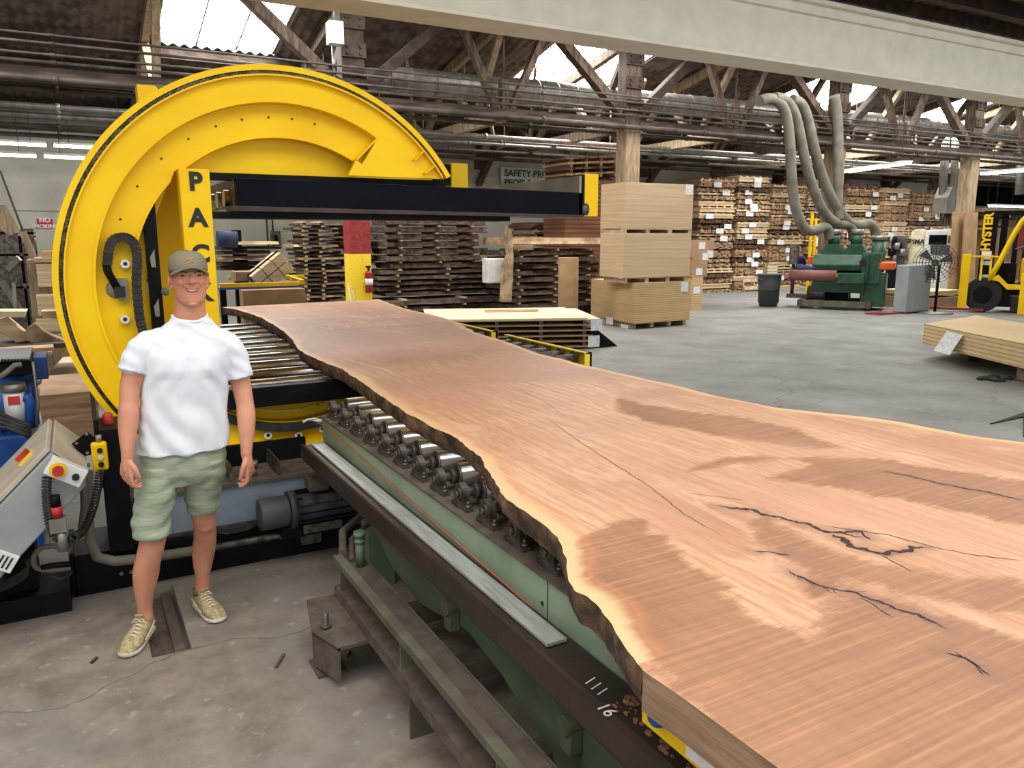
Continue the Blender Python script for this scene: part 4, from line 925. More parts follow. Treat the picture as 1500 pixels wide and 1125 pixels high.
MB().box(.7, 1.25, 5.06, 5.1, .505, .64).build('tray_back', M['black'], bs); MB().box(1.24, 1.45, 4.8, 5.0, .505, .6).build('red_part', M['red'], bs, bevel=.02)
MB().cyl((.86, 4.8, .56), (.86, 4.8, .6), .03, n=12).cyl((.86, 4.8, .5), (.86, 4.8, .56), .02, n=12).build('valve', M['galv'], bs)
# motor
mo = MB(); mo.cyl((.83, 4.56, .335), (1.0, 4.56, .335), .095, n=28); o = mo.build('motor_fan_cover', M['gray_plastic'], bs, bevel=.01)
MB().cyl((1.0, 4.56, .335), (1.04, 4.56, .335), .115, n=28).cyl((1.04, 4.56, .335), (1.45, 4.56, .335), .10, n=28).build('motor_body', pm('dark_blue_motor', sr(42,48,58), .5, c2=sr(60,60,60)), bs)
fin = MB()
for k in range(14):
    t = 2*PI*k/14; fin.bar((1.05, 4.56+.105*math.cos(t), .335+.105*math.sin(t)), (1.4, 4.56+.105*math.cos(t), .335+.105*math.sin(t)), .004, .02, up=(0, math.cos(t), math.sin(t)))
tag(fin.build('motor_fins', M['black'], bs), kind='stuff')
for z, dz in ((.41, .0), (.235, .0)):
    o = MB().box(1.06, 1.29, 4.44, 4.452, z-.02, z+.03).build('nameplate_strip', M['dull_steel'], bs)
MB().box(1.12, 1.24, 4.5, 4.62, .44, .53).build('terminal_box', M['dust'], bs, bevel=.01)
MB().box(.95, 1.35, 4.5, 4.66, .18, .25).build('motor_foot', M['black'], bs)
MB().box(1.09, 1.22, 4.655, 4.67, .06, .15).build('label_plate', M['dull_steel'], bs)
MB().tube([(-.02,4.6,.72),(-.03,4.6,.66),(-.045,4.6,.5),(-.045,4.6,.33),(-.02,4.6,.235),(.06,4.6,.195),(.2,4.6,.18),(.5,4.6,.172)], .028, n=12).build('flexible_conduit', M['hose_gray'], bs)
MB().cyl((.5, 4.6, .172), (1.75, 4.6, .172), .02, n=12).cyl((.5, 4.6, .172), (.54, 4.6, .172), .027, n=12).cyl((.95, 4.6, .172), (.97, 4.6, .172), .026, n=12).build('conduit_pipe', M['dull_steel'], bs)
for k in range(3): MB().tube([(.55,4.66,.28-.012*k),(.66,4.65,.25-.014*k),(.78,4.65,.25-.012*k),(.9,4.66,.27)], .007, n=6).build('cable', M['rubber'], bs)
p = at(158, 615, y=4.78); MB().lathe([(0,.04),(.018,.04),(.026,.03),(.03,-.02),(.022,-.04),(0,-.04)], (p.x, 4.78, p.z)).build('red_stop_knob', M['red'], bs)
MB().cyl((p.x, 4.78, .9), (p.x, 4.78, p.z-.03), .012, n=8).build('knob_stem', M['dull_steel'], bs)
# grey plates seen beside the man's leg
MB().box(.2, .32, 4.55, 4.7, .475, .49).build('small_shelf', M['dull_steel'], bs); MB().box(.215, .30, 4.62, 4.72, .235, .475).build('small_housing', M['gray_panel'], bs)
MB().box(-.13, .3, 5.1, 5.5, 0, .06).build('rear_foot', M['black'], bs)
# ---- pendant control and coiled cable
pd = thing('pendant_control', (.0, 4.5, .85), 'yellow push-button pendant hanging on the black upright beside the man', 'pendant control')
p = at(147, 668, y=4.52); X, Z = p.x, p.z
MB().box(X-.04, X+.035, 4.5, 4.55, Z-.075, Z+.075).build('case', M['yellow'], pd, bevel=.012)
for dz, m_ in ((.035, 'letter'), (0, 'white_plastic'), (-.04, 'letter')): MB().cyl((X+.0, 4.49, Z+dz), (X+.0, 4.5, Z+dz), .014, n=14).build('button', M[m_], pd)
MB().cyl((X, 4.53, Z+.075), (X, 4.53, Z+.11), .015, n=10).build('hook', M['galv'], pd)
def coil(pts, R, r, turns, name, parent):
    P = [Vector(p) for p in pts]; L = [0]
    for a, b in zip(P, P[1:]): L.append(L[-1]+(b-a).length)
    N = turns*10; out = []
    for i in range(N+1):
        s = L[-1]*i/N; k = 0
        while k < len(L)-2 and s > L[k+1]: k += 1
        t = (s-L[k])/(L[k+1]-L[k]); c = P[k].lerp(P[k+1], t); d = (P[k+1]-P[k]).normalized(); u = d.cross(Vector((0,1,0))).normalized(); w = d.cross(u)
        a = 2*PI*i/10; out.append(c+(u*math.cos(a)+w*math.sin(a))*R)
    return MB().tube(out, r, n=6).build(name, M['rubber'], parent)
cp = [(146,690),(143,715),(138,740),(131,760),(122,778),(108,788),(90,792),(80,785),(73,768),(69,740),(68,715),(69,700)]
coil([tuple(at(a, b, y=4.42 if a > 118 else 4.2)) for a, b in cp], .017, .0055, 62, 'coiled_cable', pd)
# ---- tilted control enclosure at lower left
en = thing('control_cabinet', (-.3, 4.4, .6), 'tilted grey control cabinet with a red emergency stop at lower left', 'control cabinet')
c0 = Vector(at(75, 663, y=4.25)[:]); c1 = at(126, 697, y=4.25); c2 = at(126, 712, y=4.25); c3 = at(0, 848, y=4.25); c5 = at(0, 741, y=4.25)
dl = Vector((c5.x-c0.x, 0, c5.z-c0.z)); L5 = c0+dl*1.9; L3 = c3+dl*.9
poly = [(q.x, q.z) for q in (c0, c1, c2, c3, L3, L5)]
MB().prism(poly, 4.25, 4.95).build('cabinet_body', M['gray_panel'], en, bevel=.008)
dn = Vector((c1.x-c0.x, 0, c1.z-c0.z)).normalized(); up_ = Vector((-(c0-L5).normalized().z, 0, (c0-L5).normalized().x))
dd = (c0-L5).normalized(); nn = Vector((-dd.z, 0, dd.x)); 
if nn.z < 0: nn = -nn
a, b = L5, c0; q = [a+nn*.004, b+nn*.004, b+nn*.03, a+nn*.03]
MB().prism([(v.x, v.z) for v in q], 4.28, 4.98).build('door', M['lit_panel'], en, bevel=.006)  # upper left face, light from above put into its colour
n2 = Vector((-dn.z, 0, dn.x)); n2 = n2 if n2.z > 0 else -n2
q = [c0+n2*.003, c1+n2*.003, c1+n2*.012, c0+n2*.012]
MB().prism([(v.x, v.z) for v in q], 4.26, 4.98).build('lit_face_plate', M['lit_panel'], en, bevel=.003)  # upper right face, lighter colour laid on for the light
m_ = c0+(L5-c0)*.22+nn*.03
R_ = Matrix.Translation((m_.x, 4.5, m_.z)) @ Matrix.Rotation(-math.atan2(dd.z, dd.x), 4, 'Y')
MB().box(-.04, .04, -.045, .045, 0, .012, M=R_).build('switch_plate', M['yellow_worn'], en); MB().box(-.035, .035, -.012, .012, .012, .035, M=R_).build('switch_handle', M['red'], en)
es = at(97, 690, y=4.22)
R_ = Matrix.Translation((es.x, 4.215, es.z)) @ Matrix.Rotation(rad(33), 4, 'Y')
MB().box(-.085, .085, -.03, .03, -.045, .045, M=R_).build('stop_box', M['white_plastic'], en, bevel=.006)
for (dx, r1, m1, y0, y1) in ((-.038, .036, 'yellow', -.045, -.03), (-.038, .024, 'red', -.07, -.045), (.045, .016, 'letter', -.045, -.03)):
    MB().cyl(R_ @ Vector((dx, y0, .0)), R_ @ Vector((dx, y1, .0)), r1, n=18).build('stop_button' if m1 == 'red' else 'collar' if m1 == 'yellow' else 'key_switch', M[m1], en)
vp = at(6, 822, y=4.24); R_ = Matrix.Translation((vp.x, 4.24, vp.z)) @ Matrix.Rotation(rad(33), 4, 'Y')
o = MB().box(-.06, .05, -.01, .01, -.045, .045, M=R_).build('vent_cover', M['white_plastic'], en, bevel=.004)
for k in range(4): MB().box(-.04+.02*k, -.032+.02*k, -.013, -.01, -.03, .03, M=R_).build('vent_slot', M['letter'], o)
MB().box(-.6, -.16, 4.5, 4.9, 0, .12).build('plinth', M['black'], en); MB().box(-.45, -.3, 4.6, 4.8, .1, .5).build('stand', M['black'], en)
# air regulator and loose cables below the cabinet
rg = thing('air_regulator', (-.1, 4.45, .55), 'small air regulator with a red knob under the grey cabinet', 'regulator')
p = at(83, 752, y=4.2)
MB().cyl((p.x, 4.2, p.z-.02), (p.x, 4.2, p.z+.035), .026, n=14).build('red_knob', M['red'], rg); MB().cyl((p.x, 4.2, p.z+.035), (p.x, 4.2, p.z+.09), .022, n=12).build('gauge', M['black'], rg)
MB().box(p.x-.035, p.x+.035, 4.17, 4.23, p.z-.09, p.z-.02).cyl((p.x+.01, 4.2, p.z-.19), (p.x+.01, 4.2, p.z-.09), .026, n=12).build('filter_body', M['galv'], rg)
def cable(pts, r, label, mat='rubber', y=4.45, name='cable', cat='cable'):
    P = [tuple(at(a, b, y=y)) for a, b in pts]; mb = MB(); m = len(P); out = []
    for k in range(m-1):
        p0, p1, p2, p3 = [Vector(P[i]) for i in (max(k-1, 0), k, k+1, min(k+2, m-1))]
        for j in range(5):
            t = j/5; out.append(.5*((2*p1)+(p2-p0)*t+(2*p0-5*p1+4*p2-p3)*t*t+(3*p1-p0-3*p2+p3)*t**3))
    out.append(Vector(P[-1])); return tag(mb.tube(out, r, n=8).build(name, M[mat]), label, cat)
cable([(104,806),(80,800),(58,804),(49,818),(54,832),(75,835),(104,832)], .014, 'thick grey looped hose below the grey cabinet, upper loop', 'hose_gray', name='hose', cat='hose')
cable([(60,832),(80,828),(104,826)], .016, 'braided black hose end below the grey cabinet', 'black', name='hose', cat='hose')
cable([(72,842),(90,848),(106,838)], .008, 'thin black cable loop lowest beside the black base', 'rubber')
for k in range(5): cable([(50-3*k,812+2*k),(40,830+3*k),(20,845+3*k),(-5,856+3*k)], .006, 'dark cable in the bundle drooping below the grey cabinet', 'rubber').__setitem__('group', 'cables bundled under the cabinet')
cable([(122,705),(124,740),(120,775),(118,790)], .02, 'thick grey conduit rising beside the grey cabinet', 'hose_gray', 4.56, name='hose', cat='hose')
# ================================================================== BACKGROUND: PILES OF WOOD
rnd = random.Random(7)
def fbox(px0, px1, pyt, pyb, y, d, mb=None, z0=None):
    """axis-aligned box whose front face spans those pixels in the plane y"""
    a = at(px0, pyb, y=y); b = at(px1, pyt, y=y); zt = (at(px0, pyt, y=y).z+b.z)/2; zb = (a.z+at(px1, pyb, y=y).z)/2 if z0 is None else z0
    return (mb or MB()).box(a.x, b.x, y, y+d, zb, zt)
def waney(L, Wd, T, seed, n=26):
    """a live-edge plank lying along x, its front edge uneven"""
    m = MB(); vs = []; 
    for i in range(n+1):
        x = L*i/n; f = noise.noise(Vector((x*1.6, seed, 0)))*.10+noise.noise(Vector((x*6, seed, 2)))*.03; g = noise.noise(Vector((x*1.3, seed, 7)))*.1
        tz = noise.noise(Vector((x*2, seed, 4)))*.012
        for y, z in ((f-.02, T*.12), (f+.025, T*.5+.0), (f+.05, T), (Wd+g, T), (Wd+g, 0), (f+.02, 0)): vs.append((x, y, z+tz))
    F = [(6*i+k, 6*i+(k+1) % 6, 6*(i+1)+(k+1) % 6, 6*(i+1)+k) for i in range(n) for k in range(6)]
    m.add(vs, F); m.add(vs[:6], [tuple(range(6))]); m.add(vs[-6:], [tuple(range(6))]); return m
WAN = {}
barkwood = pm('barky_plank_edge', sr(106,86,68), .9, c2=sr(54,40,31), scale=7, bump=.7, bscale=18, lo=.38, hi=.58, stretch=(1,1,3))
darkwood = pm('dark_weathered_plank', sr(86,68,56), .9, c2=sr(48,36,30), scale=6, bump=.5, bscale=14, stretch=(1,1,3))
palewood = pm('pale_plank', sr(196,168,132), .8, c2=sr(150,122,92), scale=4, bump=.3, bscale=14)
def plank(L, Wd, T, seed, mat, x, y, z, label, group, yaw=0):
    key = (round(L, 1), T, seed % 5, mat.name)
    if key not in WAN:
        o = waney(L, Wd, T, seed).build('rough_plank', mat); WAN[key] = o
    else: o = WAN[key].copy(); COL.objects.link(o)
    o.location = (x, y, z); o.rotation_euler = (0, 0, yaw); tag(o, label, 'plank', group); return o
def stick(x, y, z, g, lab):
    if 'st' not in WAN: WAN['st'] = MB().box(-.03, .03, -.06, .8, 0, .04).build('wood_sticker', M['pallet']); o = WAN['st']
    else: o = WAN['st'].copy(); COL.objects.link(o)
    o.location = (x, y, z); tag(o, lab, 'wood spacer', g)
def pile(x0, x1, y, z0, z1, T, mats, label, group, seed, jit=.12, wd=1.0, yaw=0):
    z = z0; k = 0; made = []
    while z+T < z1+.02:
        a = rnd.uniform(-jit, jit); L = (x1-x0)*rnd.choice([.96, 1.0, 1.04]) 
        o_ = plank(L, wd, T, seed+k, mats[k % len(mats)], x0+a, y+rnd.uniform(-.04, .04), z, label, group, yaw); made.append(o_)
        for q in range(3 if x1-x0 > 1.5 else 2):
            stick(x0+(x1-x0)*(.12+.38*q)+rnd.uniform(-.05, .05), y+.02, z+T, group+' spacers', 'small pale wood spacer between layers of the '+group)
        z += T+.04; k += 1
    order_labels(made)
# the centre piles seen under the black arm
pile(4.25, 5.2, 16.9, 0, 2.25, .05, [barkwood, palewood, darkwood], 'rough plank in the ragged pile left of the red-yellow post', 'ragged pile left of the post', 20, .14)
pile(5.25, 6.0, 17.2, 0, 2.25, .07, [darkwood, barkwood, palewood], 'short plank in the dark pile behind the red-yellow post', 'dark pile behind the post', 40, .1)
pile(6.15, 8.55, 16.7, 1.22, 2.3, .12, [barkwood, barkwood, barkwood], 'thick bark-edged slab in the upper pile under the black arm', 'upper bark-edged pile', 60, .06, 1.1)
pile(5.95, 9.2, 16.6, .62, 1.2, .08, [darkwood, barkwood], 'weathered slab in the middle of the pile under the black arm', 'middle weathered pile', 80, .12, 1.2)
pile(5.9, 9.7, 16.2, .02, .6, .1, [darkwood], 'long dark slab in the lowest pile right of the yellow post foot', 'lowest dark pile', 100, .1, 1.2)
pile(8.55, 11.1, 15.6, .30, 1.6, .11, [darkwood, darkwood, barkwood], 'dark bark-edged slab in the pile left of the plywood stack', 'dark pile left of the plywood', 120, .1, 1.2)
plank(2.5, 1.3, .16, 131, palewood, 8.55, 15.5, 1.74, 'big pale slab on top of the dark pile left of the plywood stack', None)
MBp = MB().box(8.7, 11, 15.7, 16.5, 0, .3).build('pallet_base', M['timber_dk']); tag(MBp, 'dark timber base under the pile left of the plywood stack', 'base')
p = at(752, 400, y=15.0); tag(MB().prism([(8.25, .5), (8.5, .5), (8.55, 1.5), (8.5, 2.05), (8.4, 2.15), (8.37, 1.9), (8.42, 1.55), (8.3, 1.3)], 15.3, 15.45).build('leaning_slab', M['stump'], bevel=.02), 'odd curved piece of wood standing left of the dark pile', 'wood piece')
r_ = at(832, 440, y=14.0)
tag(MB().cyl((r_.x, 14.0, 0), (r_.x, 14.0, 1.5), .215, n=28).build('paper_roll', M['cardboard'], bevel=.01), 'tall brown kraft paper roll standing before the dark pile', 'paper roll')
tag(MB().prism([(8.6, .02), (9.35, .02), (9.2, .12), (8.7, .16)], 14.9, 15.3).build('crumpled_sheet', M['paper'], bevel=.03), 'crumpled white sheet lying low beside the kraft paper roll', 'paper')
r_ = at(735, 410, y=15.6); tag(MB().box(r_.x-.35, r_.x+.3, 15.6, 15.9, .9, 1.45).build('white_box', M['white_plastic'], bevel=.03), 'white box on the end of the long dark pile', 'box')
q = thing('fire_extinguisher', (at(539, 410, y=14.9).x, 14.95, .95), 'red fire extinguisher hanging on the yellow part of the post', 'fire extinguisher'); X = q.location.x+.02
MB().cyl((X, 14.9, .85), (X, 14.9, 1.22), .075, n=16).ball((X, 14.9, 1.22), .075, .075, .06).build('cylinder', M['red'], q); MB().cyl((X, 14.9, 1.27), (X, 14.9, 1.34), .025, n=10).box(X-.05, X+.04, 14.88, 14.92, 1.33, 1.37).build('valve_handle', M['black'], q); MB().ringcyl((X, 14.9, 1.0), (X, 14.9, 1.12), .077, .07, 16).build('label_band', M['paper'], q)
tag(MB().tube([(4.72, 14.7, .5), (4.66, 14.7, .9), (4.6, 14.7, 1.0), (4.63, 14.7, .7), (4.5, 14.72, .3), (4.4, 14.72, .013)], .012, n=6).build('white_cable', M['white_plastic']), 'thin white cable looping beside the yellow post', 'cable')
# ---- flat pile of thin sheets behind the slab
A, B, D = at(648, 462, z=.62), at(872, 459, z=.62), at(602, 443, z=.62)
ux = (B-A).normalized(); uy = Vector((-ux.y, ux.x, 0)); ang = math.atan2(ux.y, ux.x); LL = (B-A).length; WW = 2.0
def oriented(mb, name, mat, loc, yaw, label, cat, group=None, bevel=0, par=None):
    o = mb.build(name, mat, bevel=bevel); o.location = loc; o.rotation_euler = (0, 0, yaw); return tag(o, label, cat, group)
z = .03; SH = []
for k in range(7):
    top = k >= 5; dx = rnd.uniform(-.08, .1); 
    o_ = oriented(MB().box(0, LL+(.12 if top else 0), 0, WW, 0, .028), 'panel_sheet', M['mdf_pale'] if top else M['mdf'], (A.x+dx*ux.x-(.25 if k == 6 else 0)*ux.x, A.y+dx*ux.y, z), ang,
             ['brown sheet in the low flat pile behind the slab'][0] if not top else ('topmost pale sheet on the low flat pile behind the slab' if k == 6 else 'pale sheet second from top on the low flat pile behind the slab'), 'panel', None if top else 'brown sheets in the flat pile', .002)
    z += .028
    if not top: SH.append(o_)
    if k < 5:
        for q in range(4): oriented(MB().box(-.03, .03, 0, WW, 0, .066), 'wood_sticker', M['dust'], (A.x+ux.x*LL*(.06+.29*q), A.y+ux.y*LL*(.06+.29*q), z), ang, 'dark wood spacer in the low flat pile behind the slab', 'wood spacer', 'spacers in the flat pile')
        z += .066
order_labels(SH)
oriented(MB().box(0, 1.0, 0, .12, 0, .05), 'short_board', M['board_b'], (A.x+ux.x*1.25, A.y+.7, z), ang-.03, 'short narrow board lying on top of the low flat pile', 'board')
for k, (a, b, lab) in enumerate(((880, 476, 'upper of two white paper tags at the right end of the flat pile'), (876, 500, 'lower of two white paper tags at the right end of the flat pile'))):
    p = at(a-6, b, y=10.24-.01*k); tag(MB().box(p.x-.11, p.x+.11, p.y, p.y+.004, p.z-.09, p.z+.09).build('paper_tag', M['paper']), lab, 'paper tag')
p = at(905, 507, z=0); tag(MB().prism([(-.6, 0), (0, 0), (-.45, .32), (-.6, .36)], 0, .6).build('black_sheet', M['black'], bevel=.004), 'bent black rubber sheet on the floor right of the flat pile', 'rubber sheet').location = (p.x, p.y, 0)
for (a, b, lab) in ((893, 470, 'white paper tag hanging under the flat pile near the plywood stack'), (915, 481, 'white paper tag at the foot of the tall plywood stack')):
    p = at(a, b, x=10.24); tag(MB().box(p.x-.006, p.x, p.y-.12, p.y+.12, p.z-.08, p.z+.08).build('paper_tag', M['paper']), lab, 'paper tag')
# ---- the tall plywood stack by the column
def pallet(x0, x1, y0, y1, z, h, label, yaw=0, group='pallets'):
    r = thing('wooden_pallet', (x0, y0, z), label, 'pallet', group); r.rotation_euler = (0, 0, 0)
    w = x1-x0
    for k in range(4): MB().box(x0+w*k/3-(.05 if k else 0)-(.05 if k == 3 else 0), x0+w*k/3+(.05 if k < 3 else 0)+.0, y0, y1, z, z+h-.02).build('bearer', M['pallet'], r)
    MB().box(x0, x1, y0, y0+.12, z+h-.02, z+h).build('deck_board', M['pallet'], r); MB().box(x0, x1, y1-.12, y1, z+h-.02, z+h).build('deck_board', M['pallet'], r)
    return r
yb = at(880, 300, x=10.05).y
tag(MB().box(10.05, 11.86, 13.3, yb, 2.09, 3.02).build('plywood_pack', M['ply_a'], bevel=.004), 'topmost oak plywood pack of the tall stack by the column', 'plywood pack')
pallet(10.05, 11.86, 13.3, yb, 2.0, .09, 'thin pallet under the topmost plywood pack')
tag(MB().box(10.02, 11.83, 13.28, yb-.05, 1.08, 2.0).build('plywood_pack', M['ply_a'], bevel=.004), 'middle oak plywood pack of the tall stack by the column', 'plywood pack')
pallet(10.1, 11.8, 13.3, yb-.1, .97, .11, 'thin pallet under the middle plywood pack')
tag(MB().prism([(10.26, 13.13), (11.87, 13.27), (12.0, 15.2), (10.42, 15.0)], .12, .97, ax='z').build('fibreboard_pack', M['ply_b']), 'bottom fibreboard pack with dark lines in the tall stack by the column', 'fibreboard pack')
pallet(10.4, 11.85, 13.35, 14.9, .0, .12, 'black-shadowed pallet on the floor under the tall plywood stack')
for a, b, y, lab in ((1010, 278, 13.322, 'white paper tag at the top right of the tall plywood stack'), (1003, 420, 13.27, 'white paper tag on the right side of the bottom fibreboard pack')):
    p = at(a, b, y=y-.03); tag(MB().box(p.x-.1, p.x+.1, p.y, p.y+.004, p.z-.11, p.z+.11).build('paper_tag', M['paper']), lab, 'paper tag')
# small brown board packs right of it
for k, (a0, a1, t, b, lab) in enumerate(((1013, 1046, 352, 366, 'brown board pack right of the plywood stack, top one'), (1013, 1042, 366, 377, 'thin brown board pack right of the plywood stack, second'), (1013, 1037, 377, 405, 'thick brown board pack right of the plywood stack, third'), (1013, 1030, 405, 432, 'pale board pack right of the plywood stack, on the floor'))):
    tag(fbox(a0, a1, t, b, 15.8, 1.2, z0=0 if k == 3 else None).build('board_pack', M['mdf'] if k < 3 else M['ply_b']), lab, 'board pack')
for a, b, lab in ((1028, 360, 'first'), (1033, 376, 'second'), (1024, 398, 'third'), (1020, 425, 'fourth'), (1040, 372, 'fifth')):
    p = at(a, b, y=15.79); tag(MB().box(p.x-.1, p.x+.12, p.y, p.y+.004, p.z-.09, p.z+.09).build('paper_tag', M['paper']), 'white paper tag on the small brown packs, '+lab+' from the top', 'paper tag')
# ---- lumber wall: bundles of boards stacked in columns
def bundle(kind, seed):
    r = random.Random(seed); w, d = 1.55, 1.3; lay = kind; m = MB(); z = 0
    for l in range(lay):
        t = .05 if lay < 3 else .035; x = 0 
        if seed % 3 == 0: m.box(0, w+r.uniform(-.05, .05), r.uniform(-.05, .0), d, z, z+t)
        else:
            while x < w-.02:
                b = min(w-x, r.uniform(.09, .2)); m.box(x, x+b-.012, r.uniform(-.07, .03), d, z, z+t); x += b
        z += t
        if l < lay-1: 
            m.box(0, w, .02, d, z, z+.006); z += .006
    for q in range(5): m.box(.1+.33*q, .16+.33*q, .03, d, z, z+.05)
    return m, z+.05
BUN = []
tints = [M['board_b'], palewood, M['board_a'], M['board_b'], M['board_c'], palewood]
for i in range(12):
    m, h = bundle([1, 2, 3, 4, 6, 2][i % 6], i)
    BUN.append([m, h, tints[(i*5) % 6], None])
def add_bundle(x, y, z, w, i, label, group, tagged):
    m, h, mt, proto = BUN[i]
    if proto is None: o = m.build('board_bundle', mt); BUN[i][3] = o
    else: o = proto.copy(); COL.objects.link(o)
    o.location = (x, y, z); o.scale = (w/1.55, 1, 1); tag(o, label, 'lumber bundle', group)
    if tagged:
        t = MB().box(0, .34, -.004, 0, 0, .17).build('paper_tag', M['paper']); t.location = (x+w*rnd.uniform(.1, .72), y-.085, z-.02); tag(t, 'white paper tag fixed on the ' + group, 'paper tag', 'tags on the ' + group)
    LAST.append(o); return h
LAST = []
COLS = [((846, 905), 18.2, 4.05, 'tall lumber column behind the plywood stack'), ((1022, 1076), 20.5, 3.9, 'first lumber column right of the plywood stack'), ((1078, 1126), 20.5, 3.95, 'second lumber column right of the plywood stack'), ((1128, 1178), 20.6, 3.85, 'lumber column behind the first dust hose'),
        ((1180, 1232), 20.9, 4.0, 'lumber column behind the middle hoses'), ((1234, 1290), 20.7, 3.9, 'lumber column right of the last hose'), ((1292, 1328), 20.5, 3.75, 'lumber column left of the hanging ducts'), ((1330, 1392), 20.8, 3.8, 'last lumber column behind the cream machine'), ((780, 845), 18.6, 2.35, 'low lumber column under the black arm end')]
n = 0
for (a, b), y, h, lab in COLS:
    x0 = at(a, 330, y=y).x; x1 = at(b, 330, y=y).x; z = 0; k = 0
    while z < h-.12:
        n += 1; dx = rnd.uniform(-.06, .06)
        z += add_bundle(x0+dx, y+rnd.uniform(-.05, .05), z, (x1-x0)*rnd.uniform(.93, 1.0), rnd.randrange(12), 'board bundle in the '+lab, lab, rnd.random() < (.45 if a > 1000 else 0))
        k += 1
    order_labels(LAST); LAST = []
for k in range(5): 
    x0 = at(1440, 300, y=21.5).x; add_bundle(x0, 21.5, 2.2+.2*k, 3.6, [1, 4, 2, 8, 3][k], 'board bundle high up right of the big column over the forklift', 'high boards over the forklift', k == 3)
order_labels(LAST); LAST = []
tag(MB().box(37.6, 42, 21.4, 22.8, 0, 2.2).build('rack_base', M['mdf']), 'big brown panel pack under the high boards at far right', 'board pack')
# upper stack leaning behind the black arm end
x0 = at(830, 300, y=16.9).x
LAY = []
for k in range(4):
    b = MB(); 
    for q in range(9): b.box(.0+.24*q, .22+.24*q, rnd.uniform(-.05, .05), 1.2, 0, .05)
    for q in range(5): b.box(.1+.45*q, .17+.45*q, 0, 1.2, -.07, 0)
    o = b.build('board_layer', M['board_c'] if k % 2 else M['board_a']); o.location = (x0, 16.9, 3.42+.13*k); o.rotation_euler = (0, rad(-4), 0)
    tag(o, 'dark board layer on the high stack beside the safety banner', 'lumber bundle', 'high stack beside the banner'); LAY.append(o)
order_labels(LAY)
tag(MB().box(x0, x0+2.1, 16.95, 18.0, 0, 3.36).build('board_stack', sheet_mat('red_brown_boards', sr(150,98,66), sr(104,66,46), 9, .4)), 'tall red-brown board stack just behind the yellow arm panel', 'lumber stack')
# leaning pallet
r = thing('wooden_pallet', (21.3, 19.6, 0), 'pale wooden pallet leaning upright against the lumber wall', 'pallet', 'pallets')
p0 = at(1075, 425, z=0); X0, Y0 = p0.x-.3, p0.y-.8
for k in range(5): MB().bar((X0, Y0+.3*k*.28, .12+.27*k), (X0+1.1, Y0+.3*k*.28, .12+.27*k), .02, .13, up=(0, .28, 1)).build('slat', M['pallet'], r)
for dx in (.03, .55, 1.07): MB().bar((X0+dx, Y0+.04, 0), (X0+dx, Y0+.42, 1.35), .05, .09, up=(0,-1,.3)).build('bearer', M['pallet'], r)
tag(MB().box(X0+1.2, X0+1.7, Y0+.1, Y0+1, 0, .9).build('pale_pack', sheet_mat('white_pallets', sr(220,206,180), sr(200,180,150), 9, .35)), 'stack of pale pallets beside the upright leaning pallet', 'pallet stack')
# ---- rubbish bin
p = at(1137, 450, z=0); bn = thing('rubbish_bin', (p.x, p.y+.3, 0), 'big dark grey round rubbish bin left of the green sander', 'bin')
c = (p.x, p.y+.3, 0); MB().lathe([(0,.01),(.24,.01),(.3,.62),(.31,.66),(.315,.86),(.34,.87),(.34,.9),(.29,.9),(.28,.1),(0,.08)], c).build('bin_body', M['gray_plastic'], bn)
for s in (-1, 1): MB().tube([(c[0]+s*.33, c[1]-.07, .7), (c[0]+s*.38, c[1]-.07, .76), (c[0]+s*.38, c[1]+.07, .76), (c[0]+s*.33, c[1]+.07, .7)], .014, n=6).build('handle', M['gray_plastic'], bn)
# ---- green wide-belt sander
sa = thing('belt_sander', (17.8, 14.6, 0), 'green wide belt sanding machine with a brown feed roller', 'sanding machine')
YS_ = 14.4; _p = at(1225, 400, y=14.3); FRAME[0] = FR = Frame(_p, rad(57), 14.4)
def sx(px, py=400, y=14.4): return FR.at(px, py, y).x
def sz(px, py, y=14.4): return FR.at(px, py, y).z
x0, x1, x2 = sx(1190), sx(1262), sx(1285)
MB().box(x0, x1, YS_, YS_+1.4, .62, .78).build('table_body', M['machine_green'], sa, bevel=.02)
z0, z1 = sz(1220, 396), sz(1220, 373)
MB().prism([(YS_-.1, z0), (YS_-.14, z0+.15), (YS_, z1), (YS_+1.5, z1+.05), (YS_+1.5, z0)], x0, x1, ax='x').build('front_hood', M['machine_green'], sa, bevel=.02)
MB().box(x0+.1, x1, YS_+.1, YS_+1.4, .78, z0).build('dark_throat', M['black'], sa)
for a, b in ((1197, 1232), (1229, 1268)):
    xa, xb = sx(a), sx(b); xm = (xa+xb)/2; zz = sz(a, 358)
    MB().prism([(xa, z1-.02), (xb, z1-.02), (xm+.16, zz+.0), (xm-.16, zz)], YS_+.3, YS_+1.3).build('dust_hood', M['machine_green'], sa, bevel=.01)
    MB().cyl((xm, YS_+.6, zz-.05), (xm, YS_+.6, zz+.28), .15, n=20).build('spout', M['machine_green'], sa)
    MB().cyl((xm, YS_+.6, zz+.26), (xm, YS_+.6, zz+.4), .165, n=20).build('clamp_collar', M['galv'], sa)
xm = sx(1282); MB().cyl((xm, YS_+.6, 1.0), (xm, YS_+.6, sz(1282, 352)), .18, n=20).build('rear_spout', M['machine_green'], sa)
MB().cyl((xm, YS_+.6, sz(1282, 352)), (xm, YS_+.6, sz(1282, 345)), .2, n=20).build('clamp_collar', M['galv'], sa)
MB().box(x1-.02, x1+.45, YS_-.05, YS_+1.4, .7, z1+.06).build('side_housing', M['machine_green'], sa, bevel=.02)
MB().cyl((sx(1160), YS_-.35, sz(1160, 402)), (sx(1228), YS_-.35, sz(1160, 402)), .145, n=24).build('feed_roller', pm('brown_roller', sr(122,74,66), .6), sa)
